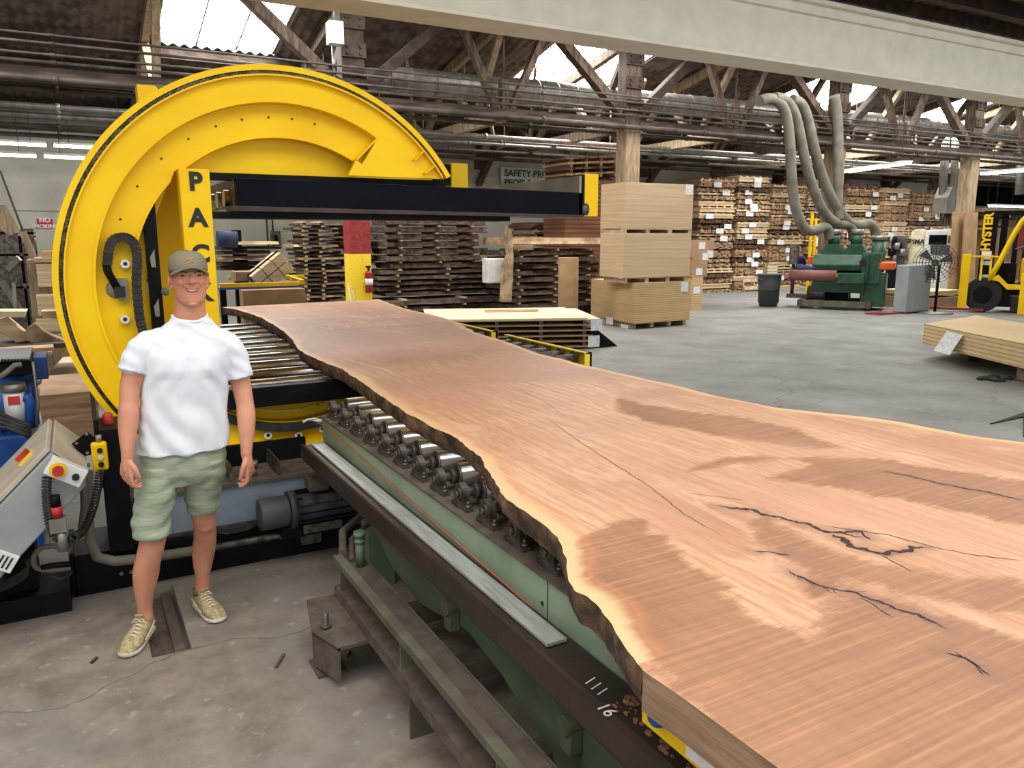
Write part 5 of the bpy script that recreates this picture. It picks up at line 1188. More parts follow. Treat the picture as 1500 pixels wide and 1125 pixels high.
MB().cyl((sx(1228), YS_-.35, sz(1160, 402)), (sx(1228)+.03, YS_-.35, sz(1160, 402)), .07, n=16).build('roller_hub', pm('yellow_hub', sr(208,206,100), .5), sa)
MB().box(sx(1228)+.02, x1+.1, YS_-.42, YS_-.1, .72, .98).build('roller_arm', M['machine_green'], sa, bevel=.01)
MB().box(x0, x1+.1, YS_-.1, YS_, .45, .72).build('front_skirt', M['machine_green'], sa, bevel=.02)
MB().box(sx(1262), sx(1262)+.16, YS_-.18, YS_-.05, .75, z1+.02).build('height_column', M['machine_green'], sa, bevel=.01)
MB().cyl((sx(1264), YS_-.22, sz(1262, 384)), (sx(1264), YS_-.16, sz(1262, 384)), .09, n=16).build('hand_wheel', M['letter'], sa)
MB().box(x1+.0, x1+.6, YS_, YS_+1.0, .1, .95).build('lower_housing', M['machine_green'], sa, bevel=.03)
MB().box(x0+.3, x1-.3, YS_+.2, YS_+1.0, .2, .62).build('pedestal', M['black'], sa)
MB().box(sx(1284), sx(1310), YS_-.05, YS_+.9, sz(1285, 395), sz(1285, 384)).build('orange_cover', M['orange'], sa, bevel=.03)
MB().box(sx(1186)-.1, sx(1186)+.12, YS_+.2, YS_+.6, sz(1180, 388), sz(1180, 376)).build('orange_guard', M['orange'], sa, bevel=.01)
MB().cyl((x0-.1, YS_+.1, .42), (x0+.35, YS_+.1, .42), .19, n=20).build('drive_motor', M['dull_steel'], sa)
MB().box(x0-.3, x1+.3, YS_-.3, YS_-.15, .08, .24).box(x0-.3, x1+.3, YS_+1.0, YS_+1.15, .08, .24).box(x0-.3, x0-.15, YS_-.3, YS_+1.15, .08, .24).box(x1+.15, x1+.3, YS_-.3, YS_+1.15, .08, .24).build('base_frame', M['green_dust'], sa, bevel=.01)
for dx in (x0-.22, x1+.22):
    for dy in (YS_-.22, YS_+1.07): MB().cyl((dx, dy, 0), (dx, dy, .1), .03, n=10).build('levelling_foot', M['dull_steel'], sa)
MB().box(sx(1152), sx(1164), YS_+.3, YS_+.6, sz(1158, 388), sz(1158, 358)).cyl((sx(1158), YS_+.45, .3), (sx(1158), YS_+.45, sz(1158, 388)), .05, n=10).build('side_motor', M['dull_steel'], sa)
MB().box(sx(1152), x0, YS_+.2, YS_+.7, .25, .35).build('side_step', M['dull_steel'], sa)
MB().ball((sx(1182), YS_-.1, sz(1182, 393)), .25, .12, .09).ball((sx(1172), YS_, sz(1172, 392)), .14, .1, .1).build('blue_rag', pm('blue_cloth', sr(44,54,88), .9), sa)
tag(MB().ball((sx(1165), YS_+.9, sz(1165, 386)), .14, .14, .2).build('denim_cloth', pm('navy_cloth', sr(34,40,86), .9)), 'navy cloth draped behind the left end of the sander', 'cloth')
FRAME[0] = None
# grey steel cabinet by the sander
p = at(1326, 460, z=0); c = thing('steel_cabinet', (p.x, p.y, 0), 'grey steel electrical cabinet right of the green sander', 'cabinet')
x1_ = at(1360, 450, y=p.y).x; h_ = at(1326, 389, y=p.y).z; yb_ = at(1309, 440, x=p.x).y
MB().box(p.x, x1_, p.y, yb_, .04, h_).build('cabinet_body', M['gray_panel'], c, bevel=.01); MB().box(p.x+.02, x1_-.02, p.y-.015, p.y, .08, h_-.03).build('door', M['gray_panel'], c, bevel=.004)
MB().box(x1_-.2, x1_-.08, p.y-.05, p.y-.015, h_-.3, h_-.2).build('switch', M['maroon'], c)
MB().box(p.x-.9, x1_+.1, p.y+.1, p.y+.5, 0, .04).build('red_skid', M['maroon'], c)
# ---- hoses
HP = [([(1112,148),(1128,143),(1146,152),(1155,180),(1158,225),(1160,270),(1166,312),(1180,338),(1195,338),(1208,331),(1214,338),(1215,350)], 'first dust hose from the left, curving lowest'),
      ([(1134,143),(1150,145),(1165,165),(1173,205),(1184,255),(1200,300),(1220,327),(1240,328),(1249,335),(1250,352)], 'second dust hose from the left'),
      ([(1160,146),(1174,150),(1184,175),(1192,215),(1206,265),(1228,308),(1250,333),(1270,326),(1281,332),(1283,345)], 'third dust hose from the left, ending on the rear spout'),
      ([(1222,140),(1226,160),(1228,200),(1228,260),(1227,300),(1229,322)], 'fourth dust hose, hanging straight down in front of the column')]
for P, l in HP:
    pts = [Vector(at(a, b, y=14.75)[:]) for k, (a, b) in enumerate(P)]; out = []; m = len(pts)
    for k in range(m-1):
        p0, p1, p2, p3 = pts[max(k-1, 0)], pts[k], pts[k+1], pts[min(k+2, m-1)]
        for j in range(6):
            t = j/6; out.append(.5*((2*p1)+(p2-p0)*t+(2*p0-5*p1+4*p2-p3)*t*t+(3*p1-p0-3*p2+p3)*t**3))
    out.append(pts[-1])
    for _ in range(14): out = [out[0]]+[(out[i-1]+out[i]*2+out[i+1])/4 for i in range(1, len(out)-1)]+[out[-1]]
    tag(MB().tube(out, .13, n=16).build('dust_hose', M['hose_gray']), 'thick grey flexible '+l, 'hose', 'dust hoses')
# yellow rack posts behind the hoses
for k, a in enumerate((1189, 1195, 1203)):
    tag(fbox(a-1.7, a+1.7, 312+8*k, 385, 17.5, .08, z0=0).build('yellow_post', M['yellow']), ['left', 'middle', 'right'][k]+' slim yellow post standing behind the dust hoses', 'post')
# hanging ducts and hopper
for (a, b, t, w, l) in ((1382, 1388, 195, .13, 'hanging silver duct left of the big column, left one'), (1397, 1401, 195, .12, 'hanging silver duct left of the big column, ending in a grey hopper'), (1493, 1496, 215, .14, 'hanging silver duct at the far right edge')):
    bot = 318 if a == 1382 else 285
    P0 = at(a+(4 if a == 1382 else 3), t, y=16.6); P1 = at(a-3 if a == 1382 else a, bot, y=16.6)
    tag(MB().cyl(P0, P1, w, n=16).build('hanging_duct', M['galv']), l, 'duct')
q = at(1392, 290, y=16.4); hp = thing('duct_hopper', (q.x, 16.4, q.z), 'grey sheet metal hopper hanging with four short tubes', 'hopper')
MB().prism([(q.x-.32, q.z-.5), (q.x+.32, q.z-.5), (q.x+.32, q.z+.1), (q.x+.12, q.z+.35), (q.x-.1, q.z+.35), (q.x-.3, q.z+.0)], 16.3, 16.8).build('hopper_body', M['galv'], hp, bevel=.01)
for k in range(4): MB().cyl((q.x-.24+.16*k, 16.5, q.z-.9), (q.x-.24+.16*k, 16.5, q.z-.5), .045, n=10).build('outlet_tube', M['timber_dk'], hp)
# ---- cream CNC machine
cm = thing('woodworking_machine', (25.5, 17, 0), 'big cream and white woodworking machine with a dark window', 'machine')
FRAME[0] = FR = Frame(at(1355, 400, y=16.2), rad(57), 17.0)
def cx(px, y=17.0): return FR.at(px, 380, y).x
zt = FR.at(1335, 336, y=17).z
MB().prism([(cx(1328), .0), (cx(1352), .0), (cx(1352), zt), (cx(1336), zt), (cx(1331), zt-.1)], 17.0, 18.5).build('cream_housing', M['machine_cream'], cm, bevel=.03)
MB().prism([(cx(1352), .0), (cx(1405), .0), (cx(1405), zt+.05), (cx(1352), zt-.05)], 16.9, 18.6).build('white_housing', M['white_plastic'], cm, bevel=.03)
MB().box(cx(1358), cx(1384), 16.87, 16.9, FR.at(1358, 358, y=17).z, FR.at(1358, 344, y=17).z).build('dark_window', M['black_gloss'], cm); MB().box(cx(1386), cx(1394), 16.87, 16.9, FR.at(1386, 356, y=17).z, FR.at(1386, 345, y=17).z).build('control_screen', M['gray_plastic'], cm, bevel=.01)
MB().box(cx(1362), cx(1400), 16.85, 16.9, FR.at(1362, 372, y=17).z, FR.at(1362, 359, y=17).z).build('lower_cover', M['gray_plastic'], cm)
text('BIMA', 'lettering', M['letter'], cm, FR.world((cx(1340.5), 16.94, FR.at(1341, 354, y=17).z)), .2, rot=(PI/2, 0, -FR.phi), bold=.008)
for k in range(7):
    q = FR.at(1306+4*(k % 5), 352+9*(k//2), y=16.6); MB().cyl((q.x, 16.6, q.z-.1), (q.x, 16.6, q.z+.12), .07+.02*(k % 3), n=12).build('tool_head', M['black'] if k % 2 else M['galv'], cm)
MB().box(cx(1300), cx(1328), 16.5, 17.5, .1, .95).build('side_bed', M['black'], cm); MB().box(cx(1304), cx(1326), 16.7, 17.2, .95, 1.9).build('gantry', M['gray_plastic'], cm, bevel=.03)
FRAME[0] = None
# ---- pedestal fan
fx = at(1369, 459, z=0); fn = thing('pedestal_fan', (fx.x, fx.y, 0), 'big black pedestal fan in front of the cream machine', 'fan'); FX, FY = fx.x, fx.y
FRAME[0] = FR = Frame(fx, rad(60), fx.y); FX = 0.0
hz = FR.at(1369, 385, FY).z; R = .5
MB().lathe([(0,0),(.42,0),(.42,.03),(.1,.05),(0,.05)], (FX, FY, 0)).build('round_base', M['galv'], fn); MB().cyl((FX, FY, .04), (FX, FY, hz-.05), .035, n=12).build('pole', M['black'], fn)
cg = MB()
for r in [R*k/7 for k in range(1, 8)]:
    for dy in (-.1, .12): cg.tube([(FX-.1+r*math.cos(2*PI*i/32), FY+dy*(1-(r/R)**2*.9), hz+r*math.sin(2*PI*i/32)) for i in range(33)], .005, n=4)
for k in range(20):
    a = 2*PI*k/20
    for dy in (-.1, .12): cg.tube([(FX-.1+r*math.cos(a), FY+dy*(1-(r/R)**2*.9), hz+r*math.sin(a)) for r in (0.03, R*.5, R*.8, R)], .004, n=4)
tag(cg.build('wire_guard', M['black'], fn), kind='stuff')
MB().cyl((FX-.1, FY+.05, hz), (FX-.1, FY+.3, hz), .09, n=16).build('motor', M['galv'], fn)
for k in range(3):
    a = 2*PI*k/3+.4; MB().prism([(FX-.1+.05*math.cos(a), hz+.05*math.sin(a)), (FX-.1+.4*math.cos(a-.35), hz+.4*math.sin(a-.35)), (FX-.1+.42*math.cos(a+.25), hz+.42*math.sin(a+.25))], FY-.0, FY+.01).build('blade', M['gray_plastic'], fn)
FRAME[0] = None
# cardboard sheets leaning on the column
for k, (P, y, l) in enumerate((([(1397, 310), (1414, 310), (1408, 430), (1388, 440)], 14.3, 'left tall brown cardboard sheet leaning on the big column'), ([(1414, 312), (1433, 311), (1428, 420), (1406, 440)], 14.15, 'right tall brown cardboard sheet leaning beside the forklift mast'))):
    w = [at(a, b, y=y) for a, b in P]; tag(MB().prism([(q.x, max(0, q.z) if i < 2 else 0) for i, q in enumerate(w)], y, y+.04).build('cardboard_sheet', M['cardboard']), l, 'cardboard')
# board packs left of the forklift
tag(fbox(1356, 1409, 426, 434, 13.0, 1.3, z0=.36).build('board_pack', M['ply_c']), 'upper pale board pack on the floor between the fan and the forklift', 'board pack')
tag(fbox(1355, 1408, 436, 449, 12.95, 1.35, z0=.0).build('board_pack', M['mdf']), 'lower brown board pack on the floor between the fan and the forklift', 'board pack')
# ---- forklift
fk = thing('forklift', (21, 12, 0), 'yellow and black forklift truck at the right edge', 'forklift'); Y_ = 11.9; FRAME[0] = FR = Frame(at(1440, 457, z=0), rad(62), 11.9)
def fX(px): return FR.at(px, 400, Y_).x
def fZ(px, py): return FR.at(px, py, Y_).z
mx0 = fX(1432); mz = fZ(1432, 309)
MB().box(mx0, mx0+.33, Y_, Y_+.08, .15, mz).build('mast_channel', M['black'], fk, bevel=.01); MB().box(mx0+.1, mx0+.3, Y_+1.0, Y_+1.1, .15, mz).build('mast_channel', M['black'], fk)
MB().box(mx0+.4, mx0+.55, Y_+.1, Y_+.2, .2, mz-.1).build('inner_channel', M['black'], fk); MB().cyl((mx0+.75, Y_+.3, .3), (mx0+.75, Y_+.3, mz-.15), .06, n=12).build('lift_cylinder', M['black'], fk)
MB().cyl((mx0+.95, Y_+.5, .3), (mx0+.95, Y_+.5, mz-.2), .04, n=10).build('hydraulic_hose', M['rubber'], fk); MB().box(mx0+1.1, mx0+1.25, Y_+.2, Y_+.35, .3, mz-.15).build('inner_channel', M['black'], fk)
MB().box(mx0, mx0+1.35, Y_+.02, Y_+.1, mz-.12, mz).build('cross_head', M['black'], fk, bevel=.01); MB().box(mx0, mx0+1.3, Y_+.05, Y_+.1, .5, .62).build('cross_member', M['black'], fk)
text('HYSTER', 'lettering', M['yellow'], fk, FR.world((mx0+.12, Y_-.006, fZ(1438, 340))), .27, rot=(PI/2, -PI/2, -FR.phi), bold=.012)
for (za, zb) in ((368, 380), (382, 388), (402, 408)): MB().box(mx0+.04, mx0+.26, Y_-.005, Y_, fZ(1432, zb), fZ(1432, za)).build('sticker', M['paper'], fk)
a, b = fX(1408), fX(1416); MB().box(a, a+.2, Y_-.2, Y_-.12, .05, fZ(1410, 372)).build('backrest_post', M['yellow'], fk, bevel=.01)
for dx in (.42, .62): MB().box(a+dx, a+dx+.05, Y_-.1, Y_-.05, fZ(1420, 410), fZ(1420, 373)).build('backrest_bar', M['yellow'], fk)
MB().box(a, a+.8, Y_-.14, Y_-.08, fZ(1410, 374)-.04, fZ(1410, 374)).build('backrest_top', M['yellow'], fk)
MB().box(a-.6, a+.6, Y_-.3, Y_-.15, .04, .1).build('fork', M['maroon'], fk)
wc = Vector((fX(1443), Y_-.1, .45)); MB().cyl(wc, wc+Vector((0, .3, 0)), .44, n=32).build('front_wheel', M['tyre'], fk, bevel=.03); MB().cyl(wc-Vector((0, .01, 0)), wc, .22, n=20).build('wheel_hub', M['black'], fk)
gp = [Vector((fX(x), Y_-.12, fZ(x, y))) for x, y in ((1451, 408), (1462, 385), (1478, 345), (1488, 325), (1494, 318), (1500, 317), (1520, 318))]
for p_, q_ in zip(gp, gp[1:]): pass
MB().tube(gp, .065, n=8).build('overhead_guard', M['yellow'], fk)
MB().prism([(fX(1449), fZ(1449, 409)), (fX(1463), fZ(1463, 402)), (fX(1478), fZ(1478, 416)), (fX(1500), fZ(1500, 417)), (fX(1540), fZ(1540, 415)), (fX(1540), fZ(1540, 424)), (fX(1478), fZ(1478, 424)), (fX(1464), fZ(1464, 412))], Y_-.14, Y_-.04).build('step_frame', M['yellow'], fk, bevel=.01)
MB().box(fX(1463), fX(1540), Y_, Y_+1.0, .15, .75).build('chassis', M['black'], fk); MB().box(fX(1464), fX(1488), Y_+.1, Y_+.9, .75, fZ(1470, 385)).build('dashboard', M['black'], fk, bevel=.05)
MB().tube([Vector((fX(1492)+.2*math.cos(t), Y_+.4+.19*math.sin(t), fZ(1495, 362)+.08*math.cos(t))) for t in [2*PI*i/20 for i in range(21)]], .02, n=6).build('steering_wheel', M['galv'], fk)
MB().prism([(fX(1482), fZ(1482, 365)), (fX(1488), fZ(1488, 322)), (fX(1540), fZ(1540, 322)), (fX(1540), fZ(1540, 372))], Y_+.25, Y_+.4).build('maroon_panel', M['maroon'], fk, bevel=.03)
MB().box(fX(1494), fX(1540), Y_+.2, Y_+.9, .75, fZ(1498, 378)).build('seat_base', M['yellow'], fk, bevel=.05)
MB().box(fX(1497), fX(1540), Y_-.35, Y_-.05, .0, fZ(1498, 400)).build('side_panel', M['yellow'], fk, bevel=.02)
FRAME[0] = None
q = at(1490, 459, z=0); tag(MB().lathe([(0,.01),(.16,.01),(.2,.42),(.22,.43),(.22,.46),(.18,.46),(.15,.05),(0,.05)], (q.x, q.y, 0)).build('grey_bucket', M['gray_plastic']), 'small grey bucket on the floor at the forklift front', 'bucket')
# ---- near board pack at the right
A = at(1354, 474, z=.55); B = at(1500, 503, z=.55); D = at(1430, 462, z=.55); u = (B-A).normalized(); B2 = A+u*3.4; C2 = B2+(D-A)*1.0
tag(MB().prism([(A.x, A.y), (B2.x, B2.y), (C2.x, C2.y), (D.x, D.y)], .22, .55, ax='z').build('fibreboard_pack', M['ply_c'], bevel=.004), 'pale fibreboard pack in the right foreground on low blocks', 'fibreboard pack')
o = A+(B-A)*.28; nrm = Vector((u.y, -u.x, 0)); nrm = nrm if nrm.dot(Vector((-1, 0, 0))) > 0 else -nrm
a = at(1378, 524, z=.2); 
tp = [o+nrm*.02+Vector((0, 0, -.04)), o+u*.42+nrm*.02+Vector((0, 0, -.05)), o+u*.36+nrm*.16+Vector((0, 0, -.36)), o-u*.06+nrm*.16+Vector((0, 0, -.35))]
tag(MB().add(tp+[p+nrm*.003 for p in tp], [(0,1,2,3), (4,5,6,7), (0,1,5,4), (1,2,6,5), (2,3,7,6), (3,0,4,7)]).build('paper_tag', M['paper']), 'large white paper tag on the pack in the right foreground', 'paper tag')
q = at(1495, 560, z=0); tag(MB().cyl((q.x+.3, q.y, 0), (q.x+.3, q.y, .218), .2, n=14).build('wood_block', M['stump'], bevel=.02), 'round wood block under the pack in the right foreground', 'wood block')
tag(MB().box(A.x+.3, A.x+1.5, A.y-.75, A.y-.6, 0, .218).build('wood_bearer', M['timber_dk']), 'dark wood bearer under the far end of the right foreground pack', 'wood block')
q = at(1458, 556, z=0); mb = MB()
for k in range(14): mb.ball((q.x+rnd.uniform(-.2, .2), q.y+rnd.uniform(-.12, .12), .02), .06+.04*rnd.random(), .05, .03, n=8, m=5)
tag(mb.build('dark_rags', M['rubber']), 'small heap of dark scraps on the floor before the round wood block', 'scraps', kind='stuff')
q = [at(x, y, z=0) for x, y in ((1450, 622), (1499, 612), (1499, 640))]
tag(MB().prism([(p.x, p.y) for p in q]+[(q[2].x+.6, q[2].y-.1), (q[1].x+.8, q[1].y+.2)], .001, .012, ax='z').build('dark_opening_plate', M['black']), 'flat black plate standing in for a dark floor opening behind the slab', 'floor plate')  # darkness of the opening given by a black plate
# ================================================================== BACKGROUND LEFT
def lbox(name, px0, px1, pyt, pyb, y, d, mat, label, cat, z0=None, bevel=.004, group=None): return tag(fbox(px0, px1, pyt, pyb, y, d, z0=z0).build(name, M[mat] if isinstance(mat, str) else mat, bevel=bevel), label, cat, group)
cr = thing('drawer_crate', (at(80, 500, y=13).x, 13, 0), 'tall wooden crate of drawers left of the yellow wheel', 'crate')
fbox(52, 110, 380, 505, 13, .8, z0=0).build('crate_body', M['timber_lt'], cr, bevel=.01); fbox(50, 111, 378, 384, 12.95, .9).build('crate_top', M['pallet'], cr)
for t, b in ((386, 420), (431, 462), (466, 500)): fbox(56, 108, t, b, 12.96, .04).build('drawer_front', M['board_b'], cr, bevel=.01)
lbox('cardboard_box', 62, 95, 368, 378, 13.1, .5, 'cardboard', 'brown box on top of the tall drawer crate', 'box')
rk = thing('tool_rack', (-.8, 14, 0), 'dark cluttered steel rack at the left edge', 'rack')
for a in (2, 22, 46): fbox(a, a+2.5, 335, 480, 14, .06, z0=0).build('rack_post', M['dull_steel'], rk)
for t in (340, 372, 420): fbox(-30, 50, t, t+3, 14, .8).build('rack_shelf', M['dust'], rk)
fbox(-30, 52, 345, 480, 14.9, .03, z0=0).build('back_panel', M['black'], rk)
for k in range(12):
    a = -6+5*k; t = 345+(k*13) % 20; q = at(a, 368, y=14.3); MB().cyl((q.x, 14.3, q.z), (q.x, 14.3, at(a, t, y=14.3).z), .05, n=10).build('clamp_head', M['dull_steel'] if k % 2 else M['gray_plastic'], rk)
for (a, b, c_, d_, l) in ((2, 412, 32, 458, 'perforated steel bar leaning low across the dark rack'), (12, 395, 28, 378, 'short grey steel channel lying on the dark rack'), (20, 415, 24, 460, 'upright perforated steel angle before the dark rack'), (0, 250, 36, 345, 'long thin dark rod slanting on the far wall at left')):
    P0, P1 = at(a, b, y=13.7 if b > 300 else 22.8), at(c_, d_, y=13.6 if b > 300 else 22.7); tag(MB().bar(P0, P1, .05, .09 if b > 300 else .03).build('steel_bar', M['galv'] if b > 300 else M['pipe']), l, 'steel bar')
for k, (P, l) in enumerate((([(-5, 300), (8, 300), (30, 340), (12, 345), (-5, 330)], 'curved brown veneer sheet at the left edge'), ([(28, 340), (38, 338), (60, 388), (50, 395)], 'slanted thin wooden frame left of the drawer crate'))):
    w = [at(a, b, y=13.5) for a, b in P]; tag(MB().prism([(q.x, q.z) for q in w], 13.5, 13.56).build('wood_sheet', M['timber_lt']), l, 'wood sheet')
# low table of offcuts
tb_ = thing('work_table', (-.4, 9, 0), 'low cluttered table of offcuts at the left behind the blue pump', 'table')
fbox(-60, 150, 505, 512, 10.8, 1.6).build('table_top', M['dust'], tb_)
for a in (-40, 60, 140): fbox(a, a+8, 512, 560, 10.9, .1, z0=0).build('leg', M['timber_dk'], tb_)
def px_prism(P, y, d, name, mat, label, cat, bevel=.006):
    w = [at(a, b, y=y) for a, b in P]; return tag(MB().prism([(q.x, q.z) for q in w], y, y+d).build(name, M[mat] if isinstance(mat, str) else mat, bevel=bevel), label, cat)
px_prism([(-10, 456), (39, 456), (36, 465), (-10, 465)], 10.9, .4, 'pale_board', 'mdf_pale', 'pale board sticking out at the left edge above the blocks', 'board')
px_prism([(-4, 470), (10, 466), (42, 492), (38, 500), (24, 502), (-2, 485)], 11.1, .3, 'square_block', 'board_b', 'pale squared wood block lying tilted on the offcuts', 'wood block')
px_prism([(38, 482), (52, 474), (62, 483), (70, 489), (95, 500), (97, 507), (60, 507), (36, 498)], 11.0, .25, 'natural_slab', 'stump', 'wavy natural wood offcut against the yellow rim at left', 'wood offcut')
px_prism([(60, 456), (95, 455), (97, 468), (62, 466)], 11.9, .3, 'pale_offcut', 'pallet', 'pale forked wood offcut before the drawer crate', 'wood offcut')
for k, (a, t) in enumerate(((78, 511), (76, 518))): lbox('narrow_board', -10, a, t, t+5, 10.4-.1*k, .3, 'board_a', ['upper', 'lower'][k]+' reddish narrow board over the blue pump at left', 'board')
A = [at(x, y, z=.22) for x, y in ((50, 570), (70, 553), (72, 545), (100, 514), (150, 540), (150, 575), (122, 568), (60, 570))]
tag(MB().prism([(p.x, p.y) for p in A], .165, .22, ax='z').build('irregular_slab', M['board_b'], bevel=.006), 'pale irregular wood slab lying behind the grey cabinet', 'wood slab')
lbox('wood_crate', 58, 142, 576, 590, 8.4, 1.2, 'board_a', 'brown wooden box under the pale irregular slab', 'crate', z0=0)
q = at(112, 592, z=.004); tag(MB().box(q.x-.07, q.x+.07, q.y-.1, q.y+.1, .001, .004).build('paper_sheet', M['paper']), 'small white paper lying on the floor before the brown wooden box', 'paper')
# blue hydraulic unit
hu = thing('hydraulic_unit', (-.5, 5.6, 0), 'blue hydraulic power unit with pump and filter at the left edge', 'hydraulic unit'); Yh = 5.5
def hb(a, b, t, u_, y, d, n, m, bv=.006, z0=None): return fbox(a, b, t, u_, y, d, z0=z0).build(n, M[m], hu, bevel=bv)
hb(-60, 46, 640, 700, Yh, .8, 'oil_tank', 'blue', .02, 0)
hb(-60, 44, 526, 531, Yh+.02, .5, 'grey_grille', 'gray_panel'); 
for k in range(9): 
    a = 2+4.6*k; hb(a, a+2.4, 526.5, 531, Yh-.01, .02, 'grille_slot', 'black', 0)
hb(-60, 46, 533, 552, Yh+.05, .5, 'valve_block', 'black'); hb(48, 68, 523, 556, Yh+.3, .3, 'blue_plate', 'blue')
q0, q1 = at(-30, 590, y=Yh+.2), at(38, 590, y=Yh+.2)
zz0, zz1 = at(10, 630, y=Yh+.2).z, at(10, 548, y=Yh+.2).z; cxm = at(12, 590, y=Yh+.25).x
MB().cyl((cxm, Yh+.25, zz0), (cxm, Yh+.25, zz1-.05), .15, n=28).cyl((cxm, Yh+.25, zz1-.05), (cxm, Yh+.25, zz1), .16, .13, n=28).build('pump_motor', M['blue'], hu)
fm = MB()
for k in range(20):
    t = 2*PI*k/20; fm.box(cxm+.155*math.cos(t)-.003, cxm+.155*math.cos(t)+.003, Yh+.25+.155*math.sin(t)-.004, Yh+.25+.155*math.sin(t)+.004, zz0, zz1-.1)
tag(fm.build('cooling_fins', M['blue'], hu), kind='stuff')
q = at(22, 590, y=Yh); MB().cyl((q.x, Yh, q.z-.11), (q.x, Yh, q.z+.07), .058, n=20).build('oil_filter', M['white_plastic'], hu); MB().cyl((q.x, Yh, q.z+.07), (q.x, Yh, q.z+.12), .065, n=16).build('filter_head', M['galv'], hu)
MB().box(q.x-.03, q.x+.03, Yh-.062, Yh-.055, q.z+.0, q.z+.05).build('red_label', M['red'], hu)
P = [at(a, b, y=Yh-.02) for a, b in ((34, 582), (40, 583), (44, 590), (44, 625))]; MB().tube(P, .03, n=12).build('blue_pipe', M['blue'], hu)
P = [at(a, b, y=Yh-.1) for a, b in ((-5, 556), (10, 545), (22, 535), (32, 534))]; MB().tube(P, .016, n=10).build('grey_hose', M['hose_gray'], hu)
for k in range(4): P = [at(a, b+5*k, y=Yh-.15-.02*k) for a, b in ((-10, 600+3*k), (12, 612), (30, 619), (46, 625))]; MB().tube(P, .014, n=8).build('hose', M['rubber'], hu)
P = [at(a, b, y=Yh-.05) for a, b in ((48, 530), (52, 560), (56, 590), (54, 622))]; MB().tube(P, .008, n=8).build('steel_line', M['galv'], hu)
# ---- things seen through the wheel, behind the slab
rk2 = thing('lumber_rack', (3, 12.6, 0), 'dark rack of rough offcuts seen under the black arm by the post', 'rack')
for a in (347, 356): fbox(a, a+6, 337 if a < 350 else 362, 445, 12.6, .1, z0=0).build('rack_upright', M['black'], rk2)
for t in (362, 378, 392): fbox(322, 412, t, t+3, 12.6, .6).build('rack_arm', M['black'], rk2)
OC = []
for k, t in enumerate((354, 361, 368, 376, 384, 391)):
    q = at(322, t+5, y=12.5); L_ = at(408-6*(k % 3), t, y=12.5).x-q.x; OC.append(plank(L_, .5, .05, 150+k, [palewood, darkwood, barkwood][k % 3], q.x, 12.45, q.z, 'rough offcut plank on the dark rack under the black arm', 'offcuts on the dark rack'))
order_labels(OC)
q0, q1 = at(318, 350, y=12.3), at(347, 351, y=12.3); tag(MB().cyl(q0, q1, .12, n=18).build('blue_roll', pm('dark_blue_roll', sr(44,62,96), .7)), 'dark blue rolled material over the offcut rack', 'roll')
ct = thing('yellow_cart', (3, 11.2, 0), 'yellow-railed cart behind the slab carrying wooden beams', 'cart'); 
fbox(322, 438, 414, 420, 11.0, .06).build('front_rail', M['yellow'], ct, bevel=.004); fbox(335, 446, 404, 409, 12.0, .06).build('rear_rail', M['yellow'], ct, bevel=.004)
a, b = at(443, 413, y=11.0), at(443, 407, y=12.0); MB().bar((a.x, 11.0, a.z), (a.x+.1, 12.05, a.z), .06, .06).build('end_rail', M['yellow'], ct)
fbox(322, 442, 420, 423, 11.0, 1.0).build('deck', M['blue'], ct)
for a in (326, 434): fbox(a, a+5, 423, 470, 11.1, .1, z0=0).build('leg', M['black'], ct)
lbox('cardboard_box', 358, 447, 424, 470, 10.7, .25, 'cardboard', 'long cardboard box standing right behind the far end of the slab', 'box', z0=.0)
lbox('cardboard_box', 346, 380, 398, 412, 11.5, .4, 'cardboard', 'small cardboard box on the yellow-railed cart', 'box')
q = at(400, 400, y=11.3); R_ = Matrix.Translation((q.x, 11.3, q.z)) @ Matrix.Rotation(rad(-38), 4, 'Y')
bb = thing('beam_bundle', (q.x, 11.3, q.z), 'strapped bundle of pale squared beams tilted on the yellow-railed cart', 'beam bundle')
for i in range(2):
    for j in range(3): MB().box(-.26+.18*j, -.09+.18*j, 0, .5, -.14+.15*i, .0+.15*i, M=R_).build('beam', M['board_b'], bb, bevel=.006)
MB().box(-.27, .28, .2, .22, -.15, .17, M=R_).build('strap', M['black'], bb)
# ================================================================== THE MAN
man = thing('person', (.29, 4.02, 0), 'smiling man in cap, white t-shirt, sage shorts and tan sneakers standing before the yellow wheel', 'person')
HC = Vector((.478, 3.985, 1.735))             # middle of the head
def hd(x, y, z): return HC+Vector((x, y, z))
b = MB()
# head: skull, jaw, cheeks, brow, nose, ears
b.ball(hd(0, .018, .035), .079, .092, .088, n=28, m=18)
b.loft([(HC.x, HC.y-.040, HC.z-.110, .022, .022), (HC.x, HC.y-.036, HC.z-.102, .040, .038), (HC.x, HC.y-.03, HC.z-.085, .058, .050), (HC.x, HC.y-.018, HC.z-.055, .069, .064), (HC.x, HC.y-.012, HC.z-.02, .074, .074), (HC.x, HC.y-.008, HC.z+.02, .076, .082), (HC.x, HC.y-.005, HC.z+.06, .074, .080)], n=28)
for s in (-1, 1):
    b.ball(hd(s*.037, -.058, .002), .024, .022, .020); b.ball(hd(s*.030, -.071, .048), .026, .010, .008); b.ball(hd(s*.048, -.03, -.055), .018, .03, .03)
    b.ball(hd(s*.084, .012, .006), .009, .017, .030, M=Matrix.Rotation(s*.25, 3, 'Z')); b.ball(hd(s*.078, .008, -.024), .007, .011, .012)
b.ball(hd(0, -.066, -.097), .022, .015, .015)
b.tube([hd(0, -.078, .046), hd(0, -.088, .028), hd(0, -.100, .010)], .01, n=12, radii=[.0075, .009, .0125]); b.ball(hd(0, -.095, .005), .0135, .012, .0095)
for s in (-1, 1): b.ball(hd(s*.013, -.085, .003), .008, .010, .007)
